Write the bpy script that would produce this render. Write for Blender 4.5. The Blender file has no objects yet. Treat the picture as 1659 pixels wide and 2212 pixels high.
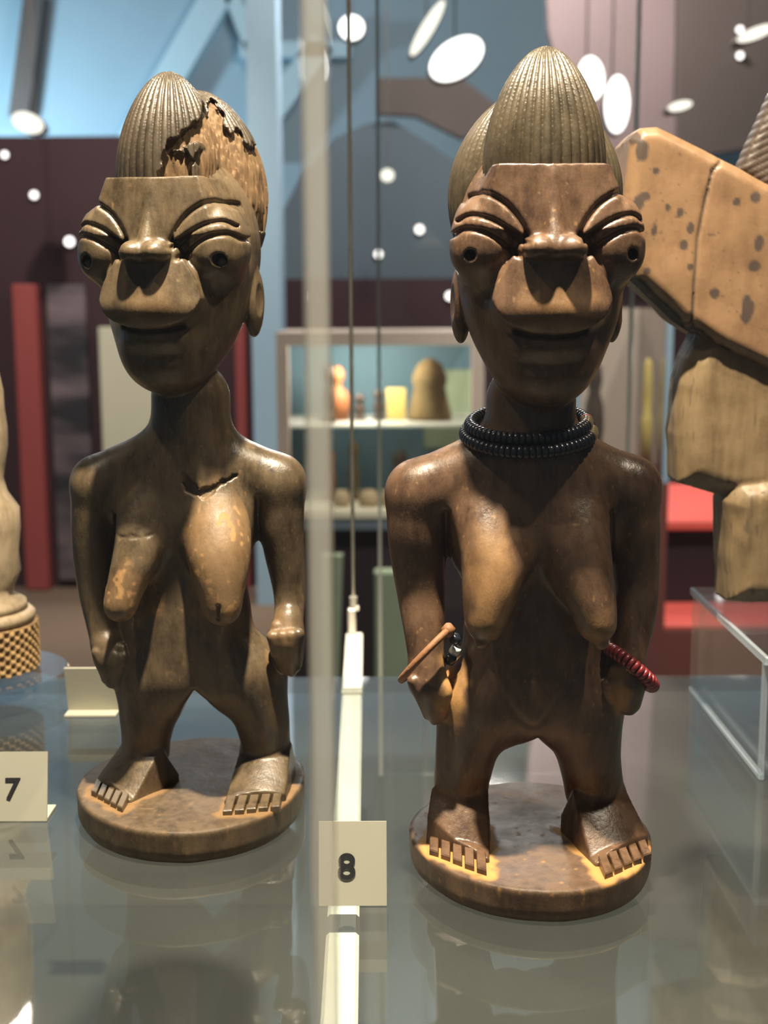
import bpy, math, random
import numpy as np
from mathutils import Vector, Matrix

# ------------------------------------------------------------------ camera
SC = bpy.context.scene
COL = SC.collection
ZS = 1.10                      # top of the glass shelf above the floor
CZ = ZS + 0.215                # camera height
PITCH = math.radians(9.13)
FPX = 2800.0                   # focal length in pixels of a 1659 x 2212 frame
cam_d = bpy.data.cameras.new('camera')
cam = bpy.data.objects.new('camera', cam_d)
COL.objects.link(cam)
cam.location = (0, 0, CZ)
cam.rotation_euler = (math.radians(90) - PITCH, math.radians(0.25), 0)
cam_d.sensor_fit = 'VERTICAL'
cam_d.sensor_height = 36.0
cam_d.lens = FPX * 36.0 / 2212.0
cam_d.clip_start = 0.02
cam_d.clip_end = 60
cam_d.dof.use_dof = True
cam_d.dof.focus_distance = 0.475
cam_d.dof.aperture_fstop = 14.5
SC.camera = cam

# ------------------------------------------------------------------ world, lights, exposure
SC.view_settings.view_transform = 'Standard'
SC.view_settings.look = 'None'
SC.view_settings.gamma = 1.0
SC.view_settings.use_curve_mapping = False
SC.view_settings.exposure = 0.12
SC.cycles.max_bounces = 6
SC.cycles.diffuse_bounces = 3
SC.cycles.glossy_bounces = 3
SC.cycles.transparent_max_bounces = 24
SC.cycles.caustics_reflective = False
SC.cycles.caustics_refractive = False
SC.cycles.sample_clamp_indirect = 4.0

W = bpy.data.worlds.new('dim_room_light')
SC.world = W
W.use_nodes = True
W.node_tree.nodes['Background'].inputs[0].default_value = (0.80, 0.84, 0.86, 1)
W.node_tree.nodes['Background'].inputs[1].default_value = 0.10


def light(name, kind, loc, power, color, size=0.02, target=None, spot=60, blend=0.5):
    d = bpy.data.lights.new(name, kind)
    d.energy = power
    d.color = color
    if kind == 'SPOT':
        d.shadow_soft_size = size
        d.spot_size = math.radians(spot)
        d.spot_blend = blend
    elif kind == 'POINT':
        d.shadow_soft_size = size
    else:
        d.size = size
    o = bpy.data.objects.new(name, d)
    COL.objects.link(o)
    o.location = loc
    if target is not None:
        o.rotation_euler = (Vector(target) - Vector(loc)).to_track_quat('-Z', 'Y').to_euler()
    return o


WARM = (1.0, 0.86, 0.66)
# the case's own lamps: one above and between the two figures, weaker ones further along the row
light('case_lamp', 'SPOT', (-0.016, 0.362, ZS + 0.85), 92.0, WARM, 0.014, (-0.012, 0.50, ZS + 0.1), 62, 0.6)
light('case_lamp', 'SPOT', (-0.36, 0.36, ZS + 0.85), 6.0, WARM, 0.012, (-0.20, 0.55, ZS + 0.1), 60, 0.6)
light('case_lamp', 'SPOT', (0.34, 0.36, ZS + 0.85), 14.0, WARM, 0.012, (0.20, 0.60, ZS + 0.12), 60, 0.6)
# wall uplight, then unseen fill lamps added to brighten the background
light('wall_uplight', 'POINT', (-2.75, 8.3, 2.25), 130, (0.62, 0.86, 1.0), 0.10)
light('added_room_fill', 'POINT', (0.3, 4.6, 3.0), 70, (1.0, 0.90, 0.78), 0.12)
light('added_room_fill', 'POINT', (0.5, 5.6, 3.2), 140, (1.0, 0.92, 0.88), 0.12)
light('added_backdrop_spot', 'SPOT', (0.5, 1.9, 3.6), 200, (1.0, 0.92, 0.80), 0.05, (0.15, 3.4, 1.2), 50, 0.6)
light('added_backdrop_spot', 'SPOT', (-1.0, 3.4, 3.4), 220, (1.0, 0.93, 0.82), 0.05, (-1.5, 6.0, 0.9), 55, 0.6)
light('added_backdrop_spot', 'SPOT', (1.4, 1.9, 3.4), 230, (1.0, 0.90, 0.80), 0.05, (1.0, 3.4, 0.6), 50, 0.6)
light('added_room_fill', 'POINT', (-1.2, 3.6, 3.0), 45, (1.0, 0.90, 0.80), 0.12)


# ------------------------------------------------------------------ measuring helpers
CP, SP = math.cos(PITCH), math.sin(PITCH)


def at(px, py, Y):
    """world point on the vertical plane y = Y that a ray through photo pixel (px, py) meets"""
    u, v = (px - 829.5) / FPX, (py - 1106.0) / FPX
    dy, dz = CP - v * SP, -SP - v * CP
    t = Y / dy
    return Vector((u * t, Y, CZ + dz * t))


# ------------------------------------------------------------------ object helpers
def tag(o, label=None, cat=None, group=None, kind=None):
    if label: o['label'] = label
    if cat: o['category'] = cat
    if group: o['group'] = group
    if kind: o['kind'] = kind
    return o


def empty(name, loc=(0, 0, 0), rz=0.0):
    o = bpy.data.objects.new(name, None)
    o.empty_display_size = 0.02
    COL.objects.link(o)
    o.location = loc
    o.rotation_euler = (0, 0, rz)
    return o


def link(name, me, mat=None, parent=None, loc=None, smooth=False):
    if mat is not None and len(me.materials) == 0:
        me.materials.append(mat)
    if smooth:
        me.polygons.foreach_set('use_smooth', np.ones(len(me.polygons), dtype=bool))
    o = bpy.data.objects.new(name, me)
    COL.objects.link(o)
    if parent is not None:
        o.parent = parent
    if loc is not None:
        o.location = loc
    return o


class MB:
    """collects simple solids into one mesh"""
    def __init__(s):
        s.v, s.f = [], []

    def add(s, vs, fs):
        k = len(s.v)
        s.v += [tuple(p) for p in vs]
        s.f += [tuple(i + k for i in f) for f in fs]
        return s

    def box(s, lo, hi, ch=0.0):
        (x0, y0, z0), (x1, y1, z1) = lo, hi
        if ch <= 0:
            vs = [(x, y, z) for z in (z0, z1) for y in (y0, y1) for x in (x0, x1)]
            return s.add(vs, [(0, 2, 3, 1), (4, 5, 7, 6), (0, 1, 5, 4), (2, 6, 7, 3), (0, 4, 6, 2), (1, 3, 7, 5)])
        c = min(ch, (x1 - x0) / 2.01, (y1 - y0) / 2.01, (z1 - z0) / 2.01)
        vs, fs = [], []
        for z, i in ((z0, c), (z0 + c, 0), (z1 - c, 0), (z1, c)):
            a, b, e, g = x0 + i, x1 - i, y0 + i, y1 - i
            k = c * 0.999
            if i == 0:
                vs += [(a + k, e, z), (b - k, e, z), (b, e + k, z), (b, g - k, z), (b - k, g, z), (a + k, g, z), (a, g - k, z), (a, e + k, z)]
            else:
                vs += [(a, e, z), (b, e, z), (b, e, z), (b, g, z), (b, g, z), (a, g, z), (a, g, z), (a, e, z)]
        fs.append(tuple(range(7, -1, -1)))
        fs.append(tuple(range(24, 32)))
        for r in range(3):
            for i in range(8):
                j = (i + 1) % 8
                fs.append((r * 8 + i, r * 8 + j, r * 8 + 8 + j, r * 8 + 8 + i))
        return s.add(vs, fs)

    def prism(s, poly, y0, y1):
        """polygon in (x, z), extruded along y"""
        n = len(poly)
        vs = [(x, y0, z) for x, z in poly] + [(x, y1, z) for x, z in poly]
        fs = [tuple(range(n)), tuple(range(2 * n - 1, n - 1, -1))]
        fs += [(i, i + n, (i + 1) % n + n, (i + 1) % n) for i in range(n)]
        return s.add(vs, fs)

    def tube(s, pts, r, n=10, closed=False, cap=True):
        pts = [Vector(p) for p in pts]
        rs = r if isinstance(r, (list, tuple)) else [r] * len(pts)
        vs, fs = [], []
        m = len(pts)
        nrm = None
        for i, p in enumerate(pts):
            if closed:
                t = (pts[(i + 1) % m] - pts[i - 1]).normalized()
            else:
                t = (pts[min(i + 1, m - 1)] - pts[max(i - 1, 0)]).normalized()
            if nrm is None:
                a = Vector((0, 0, 1)) if abs(t.z) < 0.9 else Vector((1, 0, 0))
                nrm = t.cross(a).normalized()
            else:
                nrm = (nrm - t * nrm.dot(t)).normalized()
            b = t.cross(nrm)
            for k in range(n):
                an = 2 * math.pi * k / n
                vs.append(p + (nrm * math.cos(an) + b * math.sin(an)) * rs[i])
        rings = m if closed else m - 1
        for i in range(rings):
            for k in range(n):
                i2, k2 = (i + 1) % m, (k + 1) % n
                fs.append((i * n + k, i * n + k2, i2 * n + k2, i2 * n + k))
        if not closed and cap:
            fs.append(tuple(range(n - 1, -1, -1)))
            fs.append(tuple((m - 1) * n + k for k in range(n)))
        return s.add(vs, fs)

    def lathe(s, prof, n=32, c=(0, 0)):
        """profile of (r, z) turned about a vertical axis at c"""
        m = len(prof)
        vs = [(c[0] + r * math.cos(2 * math.pi * k / n), c[1] + r * math.sin(2 * math.pi * k / n), z) for r, z in prof for k in range(n)]
        fs = [(i * n + k, i * n + (k + 1) % n, (i + 1) * n + (k + 1) % n, (i + 1) * n + k) for i in range(m - 1) for k in range(n)]
        fs.append(tuple(range(n - 1, -1, -1)))
        fs.append(tuple((m - 1) * n + k for k in range(n)))
        return s.add(vs, fs)

    def mesh(s, name):
        me = bpy.data.meshes.new(name)
        me.from_pydata(s.v, [], s.f)
        me.update()
        return me

    def build(s, name, mat, parent=None, loc=None, smooth=False):
        return link(name, s.mesh(name), mat, parent, loc, smooth)


# ------------------------------------------------------------------ materials
def nodes_of(name):
    m = bpy.data.materials.new(name)
    m.use_nodes = True
    nt = m.node_tree
    return m, nt, nt.nodes, nt.links, nt.nodes['Principled BSDF']


def plain(name, col, rough=0.6, metal=0.0, var=0.12, scale=30.0, emit=0.0, spec=0.4, bump=0.0):
    m, nt, N, L, b = nodes_of(name)
    tc = N.new('ShaderNodeTexCoord')
    no = N.new('ShaderNodeTexNoise'); no.inputs['Scale'].default_value = scale; no.inputs['Detail'].default_value = 2
    L.new(tc.outputs['Object'], no.inputs['Vector'])
    mx = N.new('ShaderNodeMix'); mx.data_type = 'RGBA'
    mx.inputs['A'].default_value = tuple(c * (1 - var) for c in col) + (1,)
    mx.inputs['B'].default_value = tuple(min(1, c * (1 + var)) for c in col) + (1,)
    L.new(no.outputs['Fac'], mx.inputs['Factor'])
    L.new(mx.outputs['Result'], b.inputs['Base Color'])
    b.inputs['Roughness'].default_value = rough
    b.inputs['Metallic'].default_value = metal
    b.inputs['Specular IOR Level'].default_value = spec
    if emit > 0:
        L.new(mx.outputs['Result'], b.inputs['Emission Color'])
        b.inputs['Emission Strength'].default_value = emit
    if bump > 0:
        bp = N.new('ShaderNodeBump'); bp.inputs['Strength'].default_value = bump; bp.inputs['Distance'].default_value = 0.001
        L.new(no.outputs['Fac'], bp.inputs['Height'])
        L.new(bp.outputs['Normal'], b.inputs['Normal'])
    return m


def glow(name, col, strength):
    m = bpy.data.materials.new(name); m.use_nodes = True
    nt = m.node_tree; nt.nodes.clear()
    e = nt.nodes.new('ShaderNodeEmission'); o = nt.nodes.new('ShaderNodeOutputMaterial')
    e.inputs[0].default_value = tuple(col) + (1,); e.inputs[1].default_value = strength
    nt.links.new(e.outputs[0], o.inputs[0])
    return m


def clear(name, tint, ior=1.45, rough=0.02, haze=0.0, haze_col=(0.5, 0.5, 0.48), scale=12.0, milky=False):
    """clear sheet: transparent + fresnel reflection, with an optional pale diffuse haze mixed in"""
    m = bpy.data.materials.new(name); m.use_nodes = True
    nt = m.node_tree; N = nt.nodes; L = nt.links; N.clear()
    out = N.new('ShaderNodeOutputMaterial')
    tr = N.new('ShaderNodeBsdfTransparent'); tr.inputs[0].default_value = tuple(tint) + (1,)
    gl = N.new('ShaderNodeBsdfGlossy'); gl.inputs['Roughness'].default_value = rough
    gl.inputs['Color'].default_value = (1, 1, 1, 1)
    lw = N.new('ShaderNodeLayerWeight'); lw.inputs['Blend'].default_value = 0.5
    pw = N.new('ShaderNodeMath'); pw.operation = 'POWER'; pw.inputs[1].default_value = 4.2
    L.new(lw.outputs['Facing'], pw.inputs[0])
    f0 = ((ior - 1) / (ior + 1)) ** 2
    fr = N.new('ShaderNodeMath'); fr.operation = 'MULTIPLY_ADD'; fr.inputs[1].default_value = 1 - f0; fr.inputs[2].default_value = f0
    L.new(pw.outputs[0], fr.inputs[0])
    mx = N.new('ShaderNodeMixShader')
    L.new(fr.outputs[0], mx.inputs[0]); L.new(tr.outputs[0], mx.inputs[1]); L.new(gl.outputs[0], mx.inputs[2])
    last = mx
    if haze > 0:
        df = N.new('ShaderNodeBsdfTranslucent' if milky else 'ShaderNodeBsdfDiffuse'); df.inputs[0].default_value = tuple(haze_col) + (1,)
        if not scale:
            m2 = N.new('ShaderNodeMixShader'); m2.inputs[0].default_value = haze
            L.new(mx.outputs[0], m2.inputs[1]); L.new(df.outputs[0], m2.inputs[2])
            L.new(m2.outputs[0], out.inputs[0])
            return m
        tc = N.new('ShaderNodeTexCoord')
        no = N.new('ShaderNodeTexNoise'); no.inputs['Scale'].default_value = scale; no.inputs['Detail'].default_value = 2
        L.new(tc.outputs['Object'], no.inputs['Vector'])
        mp = N.new('ShaderNodeMapRange')
        mp.inputs['From Min'].default_value = 0.3; mp.inputs['From Max'].default_value = 0.7
        mp.inputs['To Min'].default_value = haze * 0.5; mp.inputs['To Max'].default_value = haze * 1.5
        L.new(no.outputs['Fac'], mp.inputs['Value'])
        m2 = N.new('ShaderNodeMixShader')
        L.new(mp.outputs[0], m2.inputs[0]); L.new(mx.outputs[0], m2.inputs[1]); L.new(df.outputs[0], m2.inputs[2])
        last = m2
    L.new(last.outputs[0], out.inputs[0])
    return m


def carved_wood(name, dark, mid, ochre, rough=0.34, grain=(220, 220, 60), spec=0.5):
    """polished dark wood; the point attribute 'wear' shows the raw ochre wood or powder"""
    m, nt, N, L, b = nodes_of(name)
    tc = N.new('ShaderNodeTexCoord')
    mp = N.new('ShaderNodeMapping'); mp.inputs['Scale'].default_value = grain
    L.new(tc.outputs['Object'], mp.inputs['Vector'])
    n1 = N.new('ShaderNodeTexNoise'); n1.inputs['Scale'].default_value = 1.0; n1.inputs['Detail'].default_value = 6
    n1.inputs['Roughness'].default_value = 0.65
    L.new(mp.outputs[0], n1.inputs['Vector'])
    n2 = N.new('ShaderNodeTexNoise'); n2.inputs['Scale'].default_value = 48; n2.inputs['Detail'].default_value = 8; n2.inputs['Roughness'].default_value = 0.68
    L.new(tc.outputs['Object'], n2.inputs['Vector'])
    mix1 = N.new('ShaderNodeMix'); mix1.data_type = 'RGBA'
    mix1.inputs['A'].default_value = tuple(dark) + (1,); mix1.inputs['B'].default_value = tuple(mid) + (1,)
    ad = N.new('ShaderNodeMath'); ad.operation = 'MULTIPLY_ADD'
    ad.inputs[1].default_value = 2.3; ad.inputs[2].default_value = -1.52
    sm = N.new('ShaderNodeMath'); sm.operation = 'ADD'
    L.new(n1.outputs['Fac'], sm.inputs[0]); L.new(n2.outputs['Fac'], sm.inputs[1])
    L.new(sm.outputs[0], ad.inputs[0])
    ad.use_clamp = True
    L.new(ad.outputs[0], mix1.inputs['Factor'])
    at_ = N.new('ShaderNodeAttribute'); at_.attribute_name = 'wear'
    oc = N.new('ShaderNodeMix'); oc.data_type = 'RGBA'
    oc.inputs['A'].default_value = tuple(c * 0.62 for c in ochre) + (1,); oc.inputs['B'].default_value = tuple(c * 1.15 for c in ochre) + (1,)
    L.new(n1.outputs['Fac'], oc.inputs['Factor'])
    mix2 = N.new('ShaderNodeMix'); mix2.data_type = 'RGBA'
    L.new(at_.outputs['Fac'], mix2.inputs['Factor'])
    L.new(mix1.outputs['Result'], mix2.inputs['A']); L.new(oc.outputs['Result'], mix2.inputs['B'])
    L.new(mix2.outputs['Result'], b.inputs['Base Color'])
    rr = N.new('ShaderNodeMapRange'); rr.inputs['To Min'].default_value = rough; rr.inputs['To Max'].default_value = 0.85
    L.new(at_.outputs['Fac'], rr.inputs['Value'])
    rn = N.new('ShaderNodeMath'); rn.operation = 'MULTIPLY_ADD'; rn.inputs[1].default_value = 0.5; rn.inputs[2].default_value = -0.25
    L.new(n2.outputs['Fac'], rn.inputs[0])
    rs = N.new('ShaderNodeMath'); rs.operation = 'ADD'; rs.use_clamp = True
    L.new(rr.outputs[0], rs.inputs[0]); L.new(rn.outputs[0], rs.inputs[1])
    L.new(rs.outputs[0], b.inputs['Roughness'])
    b.inputs['Specular IOR Level'].default_value = spec
    bp = N.new('ShaderNodeBump'); bp.inputs['Strength'].default_value = 0.45; bp.inputs['Distance'].default_value = 0.0007
    L.new(sm.outputs[0], bp.inputs['Height']); L.new(bp.outputs['Normal'], b.inputs['Normal'])
    return m


M = {}
M['wood_dark'] = carved_wood('dark_greenish_brown_wood', (0.030, 0.021, 0.012), (0.125, 0.088, 0.050), (0.40, 0.22, 0.085))
M['hair_dark'] = carved_wood('dusty_brown_hair_wood', (0.022, 0.016, 0.010), (0.068, 0.050, 0.030), (0.175, 0.098, 0.038), rough=0.42)
M['wood_red'] = carved_wood('reddish_brown_wood', (0.036, 0.020, 0.013), (0.140, 0.080, 0.046), (0.50, 0.27, 0.09))
M['base_dark'] = carved_wood('dull_brown_base_wood', (0.040, 0.028, 0.017), (0.120, 0.082, 0.048), (0.36, 0.20, 0.08), rough=0.52, spec=0.3)
M['base_red'] = carved_wood('dull_reddish_base_wood', (0.042, 0.025, 0.017), (0.125, 0.076, 0.046), (0.50, 0.27, 0.09), rough=0.52, spec=0.3)
M['hair_red'] = carved_wood('dusty_olive_hair_wood', (0.026, 0.020, 0.012), (0.082, 0.062, 0.036), (0.40, 0.22, 0.08), rough=0.36)

# ------------------------------------------------------------------ distance-field carving
F32 = np.float32


def s_ell(p, c, r):
    x, y, z = (p[0] - c[0]), (p[1] - c[1]), (p[2] - c[2])
    k0 = np.sqrt((x / r[0]) ** 2 + (y / r[1]) ** 2 + (z / r[2]) ** 2)
    k1 = np.sqrt((x / r[0] ** 2) ** 2 + (y / r[1] ** 2) ** 2 + (z / r[2] ** 2) ** 2) + 1e-6
    return k0 * (k0 - 1.0) / k1


def s_cone(p, a, b, ra, rb):
    ax, ay, az = a
    dx, dy, dz = b[0] - ax, b[1] - ay, b[2] - az
    x, y, z = p[0] - ax, p[1] - ay, p[2] - az
    t = np.clip((x * dx + y * dy + z * dz) / (dx * dx + dy * dy + dz * dz + 1e-9), 0, 1)
    return np.sqrt((x - t * dx) ** 2 + (y - t * dy) ** 2 + (z - t * dz) ** 2) - (ra + (rb - ra) * t)


def smin(a, b, k):
    h = np.clip(0.5 + 0.5 * (b - a) / k, 0, 1)
    return b + (a - b) * h - k * h * (1 - h)


def smax(a, b, k):
    return -smin(-a, -b, k)


def s_chain(p, pts, k=2.2):
    """pts: list of (x, y, z, r)"""
    if len(pts) > 2:                    # round the bends: Catmull-Rom through the joints
        Q = [pts[0]] + list(pts) + [pts[-1]]
        new = []
        for i in range(1, len(Q) - 2):
            for t in (0.0, 1 / 3, 2 / 3):
                new.append(tuple(0.5 * (2 * b + (c - a) * t + (2 * a - 5 * b + 4 * c - e) * t * t + (3 * b - a - 3 * c + e) * t ** 3)
                                 for a, b, c, e in zip(Q[i - 1], Q[i], Q[i + 1], Q[i + 2])))
        pts = new + [tuple(pts[-1])]
        A = np.array(pts, float)
        dz = np.diff(A[:, 2])
        if (dz < 0).all() or (dz > 0).all():             # upright limb: one smooth section per level
            if dz[0] < 0: A = A[::-1]
            T = np.arange(len(A)); t8 = np.linspace(0, len(A) - 1, 8 * len(A))
            B = np.stack([np.interp(t8, T, A[:, c]) for c in range(4)], 1)
            kern = np.ones(9) / 9
            Bp = np.concatenate([np.repeat(B[:1], 4, 0), B, np.repeat(B[-1:], 4, 0)])
            B = np.stack([np.convolve(Bp[:, c], kern, 'valid') for c in range(4)], 1)
            ks = k                                       # soft ends, so that no ring shows where a limb is capped
            zl, zh = B[0, 2], B[-1, 2]
            zc = zl + ks * np.logaddexp(0, (p[2] - zl) / ks)
            zc = zh - ks * np.logaddexp(0, (zh - zc) / ks)
            zc = np.clip(zc, zl, zh)
            cx, cy, cr = (np.interp(zc, B[:, 2], B[:, c]).astype(F32) for c in (0, 1, 3))
            return np.sqrt((p[0] - cx) ** 2 + (p[1] - cy) ** 2 + (p[2] - zc) ** 2) - cr
    d = None
    for a, b in zip(pts[:-1], pts[1:]):
        e = s_cone(p, a[:3], b[:3], a[3], b[3])
        d = e if d is None else np.minimum(d, e)
    return d


def sstep(e0, e1, x):
    t = np.clip((x - e0) / (e1 - e0), 0, 1)
    return t * t * (3 - 2 * t)


def noise3(x, y, z, s=1.0, seed=0):
    """value noise 0..1, feature size s"""
    x, y, z = x / s + 17.3 * seed, y / s + 5.1 * seed, z / s + 9.7 * seed
    xi, yi, zi = np.floor(x).astype(np.int64), np.floor(y).astype(np.int64), np.floor(z).astype(np.int64)
    fx, fy, fz = x - xi, y - yi, z - zi
    fx, fy, fz = fx * fx * (3 - 2 * fx), fy * fy * (3 - 2 * fy), fz * fz * (3 - 2 * fz)

    def h(i, j, k):
        n = (i * 374761393 + j * 668265263 + k * 2147483647 + seed * 974711) & 0xffffffff
        n = ((n ^ (n >> 13)) * 1274126177) & 0xffffffff
        return ((n ^ (n >> 16)) & 0xffff) / 65535.0
    r = 0
    for a in (0, 1):
        wx = fx if a else 1 - fx
        for b in (0, 1):
            wy = fy if b else 1 - fy
            for c in (0, 1):
                wz = fz if c else 1 - fz
                r = r + wx * wy * wz * h(xi + a, yi + b, zi + c)
    return r


def poly_sd(x, y, poly):
    """signed distance to a closed 2-D polygon, negative inside"""
    d = np.full(x.shape, 1e9, F32)
    s = np.ones(x.shape, F32)
    n = len(poly)
    for i in range(n):
        ax, ay = poly[i]; bx, by = poly[i - 1]
        ex, ey = bx - ax, by - ay
        wx, wy = x - ax, y - ay
        t = np.clip((wx * ex + wy * ey) / (ex * ex + ey * ey + 1e-9), 0, 1)
        d = np.minimum(d, (wx - ex * t) ** 2 + (wy - ey * t) ** 2)
        c1, c2, c3 = y >= ay, y < by, ex * wy > ey * wx
        flip = (c1 & c2 & c3) | (~c1 & ~c2 & ~c3)
        s = np.where(flip, -s, s)
    return s * np.sqrt(d)


def line_d(x, y, pts):
    d = np.full(x.shape, 1e9, F32)
    for (ax, ay), (bx, by) in zip(pts[:-1], pts[1:]):
        ex, ey = bx - ax, by - ay
        wx, wy = x - ax, y - ay
        t = np.clip((wx * ex + wy * ey) / (ex * ex + ey * ey + 1e-9), 0, 1)
        d = np.minimum(d, (wx - ex * t) ** 2 + (wy - ey * t) ** 2)
    return np.sqrt(d)


def curve2(pts, n=6):
    """Catmull-Rom through 2-D points"""
    P = [pts[0]] + list(pts) + [pts[-1]]
    out = []
    for i in range(1, len(P) - 2):
        for k in range(n):
            t = k / n
            o = []
            for c in (0, 1):
                a, b, d, e = P[i - 1][c], P[i][c], P[i + 1][c], P[i + 2][c]
                o.append(0.5 * (2 * b + (d - a) * t + (2 * a - 5 * b + 4 * d - e) * t * t + (3 * b - a - 3 * d + e) * t ** 3))
            out.append(tuple(o))
    out.append(tuple(pts[-1]))
    return out


def mesh_sdf(name, fn, lo, hi, h, margin=1.2, wear=None):
    """surface nets over fn (millimetres) evaluated only near the surface; mesh in metres"""
    lo, hi = np.array(lo, float), np.array(hi, float)
    C = 4
    nc = np.ceil((hi - lo) / (h * C)).astype(int) + 1
    n = (nc - 1) * C + 1
    g = [lo[i] + np.arange(nc[i]) * h * C for i in range(3)]
    X, Y, Z = np.meshgrid(*g, indexing='ij')
    dc = fn([X.ravel().astype(F32), Y.ravel().astype(F32), Z.ravel().astype(F32)]).reshape(nc)
    near = np.abs(dc) < h * C * 1.3 + margin
    # a coarse cell is refined when any of its corners is near
    cell = np.zeros(nc - 1, bool)
    for a in (0, 1):
        for b in (0, 1):
            for c in (0, 1):
                cell |= near[a:nc[0] - 1 + a, b:nc[1] - 1 + b, c:nc[2] - 1 + c]
    V = np.repeat(np.repeat(np.repeat(dc, C, 0), C, 1), C, 2)[:n[0], :n[1], :n[2]].astype(F32)
    fine = np.zeros(n, bool)
    cc = np.argwhere(cell)
    rng = np.arange(C + 1)
    for a in rng:
        for b in rng:
            for c in rng:
                fine[cc[:, 0] * C + a, cc[:, 1] * C + b, cc[:, 2] * C + c] = True
    idx = np.argwhere(fine)
    out = np.empty(len(idx), F32)
    step = 400000
    for s in range(0, len(idx), step):
        q = idx[s:s + step]
        out[s:s + step] = fn([(lo[i] + q[:, i] * h).astype(F32) for i in range(3)])
    V[idx[:, 0], idx[:, 1], idx[:, 2]] = out
    ins = V < 0
    cnt = np.zeros(n - 1, np.int8)
    for a in (0, 1):
        for b in (0, 1):
            for c in (0, 1):
                cnt += ins[a:n[0] - 1 + a, b:n[1] - 1 + b, c:n[2] - 1 + c]
    act = np.argwhere((cnt > 0) & (cnt < 8))
    vid = np.full(n - 1, -1, np.int32)
    vid[act[:, 0], act[:, 1], act[:, 2]] = np.arange(len(act))
    acc = np.zeros((len(act), 3)); num = np.zeros(len(act))
    corners = [(a, b, c) for a in (0, 1) for b in (0, 1) for c in (0, 1)]
    for p in corners:
        for ax in range(3):
            if p[ax] == 1: continue
            q = list(p); q[ax] = 1
            va = V[act[:, 0] + p[0], act[:, 1] + p[1], act[:, 2] + p[2]]
            vb = V[act[:, 0] + q[0], act[:, 1] + q[1], act[:, 2] + q[2]]
            m = (va < 0) != (vb < 0)
            t = va[m] / (va[m] - vb[m])
            pt = np.tile(np.array(p, float), (m.sum(), 1)); pt[:, ax] += t
            acc[m] += pt; num[m] += 1
    P = lo + (act + acc / num[:, None]) * h
    faces = []
    for ax in range(3):
        b, c = (ax + 1) % 3, (ax + 2) % 3
        sl0 = [slice(None)] * 3; sl1 = [slice(None)] * 3
        sl0[ax] = slice(0, n[ax] - 1); sl1[ax] = slice(1, n[ax])
        A, B = ins[tuple(sl0)], ins[tuple(sl1)]
        e = np.argwhere(A != B)
        e = e[(e[:, b] > 0) & (e[:, c] > 0) & (e[:, b] < n[b] - 1) & (e[:, c] < n[c] - 1)]
        out_ = A[e[:, 0], e[:, 1], e[:, 2]]
        ids = []
        for db, dcx in ((-1, -1), (0, -1), (0, 0), (-1, 0)):
            q = e.copy(); q[:, b] += db; q[:, c] += dcx
            ids.append(vid[q[:, 0], q[:, 1], q[:, 2]])
        Q = np.stack(ids, 1)
        Q[~out_] = Q[~out_][:, ::-1]
        faces.append(Q)
    Fc = np.concatenate(faces)
    Fc = Fc[(Fc >= 0).all(1)]
    me = bpy.data.meshes.new(name)
    me.vertices.add(len(P)); me.vertices.foreach_set('co', (P / 1000.0).astype(F32).ravel())
    me.loops.add(len(Fc) * 4); me.loops.foreach_set('vertex_index', Fc.astype(np.int32).ravel())
    me.polygons.add(len(Fc)); me.polygons.foreach_set('loop_start', (np.arange(len(Fc)) * 4).astype(np.int32))
    me.polygons.foreach_set('use_smooth', np.ones(len(Fc), bool))
    me.update(calc_edges=True)
    if wear is not None:
        w = np.clip(wear(P[:, 0], P[:, 1], P[:, 2]), 0, 1).astype(F32)
        a = me.attributes.new('wear', 'FLOAT', 'POINT')
        a.data.foreach_set('value', w)
    return me


# ------------------------------------------------------------------ the carved head, in head millimetres
# x to the right of the picture, y backwards (f = -y forwards), z up from eye level
BROW = curve2([(28.5, 16.5), (24.5, 18.6), (16.5, 14.6), (11.5, 9.0), (8.5, 3.5)])
LID1 = curve2([(31.0, 9.0), (27.0, 10.6), (19.5, 8.4), (11.5, 3.2), (9.5, 1.0)])
LID2 = curve2([(32.5, 4.2), (29.0, 6.0), (22.0, 4.4), (14.0, -0.6), (11.5, -3.2)])
EYE_PATCH = curve2([(8.5, 3.0), (13, 11.5), (18, 16.2), (24.5, 19.2), (30, 15), (33.2, 3.0), (32.5, -5), (28, -11), (22, -12.5), (15.5, -8), (11, -2)]) + [(8.5, 3.0)]
SOCKET = [(9.5, 3.5), (19.5, -12.5), (20.5, -17), (27, -21), (40, -21), (40, 6), (22, 6)]
MUZZLE = [(-10, 3), (-19.0, -12.5)] + curve2([(-19.0, -12.5), (-20.2, -18), (-17, -24), (-9, -28.6), (0, -30), (9, -28.6), (17, -24), (20.2, -18), (19.0, -12.5)])[1:] + [(10, 3)]


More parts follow.
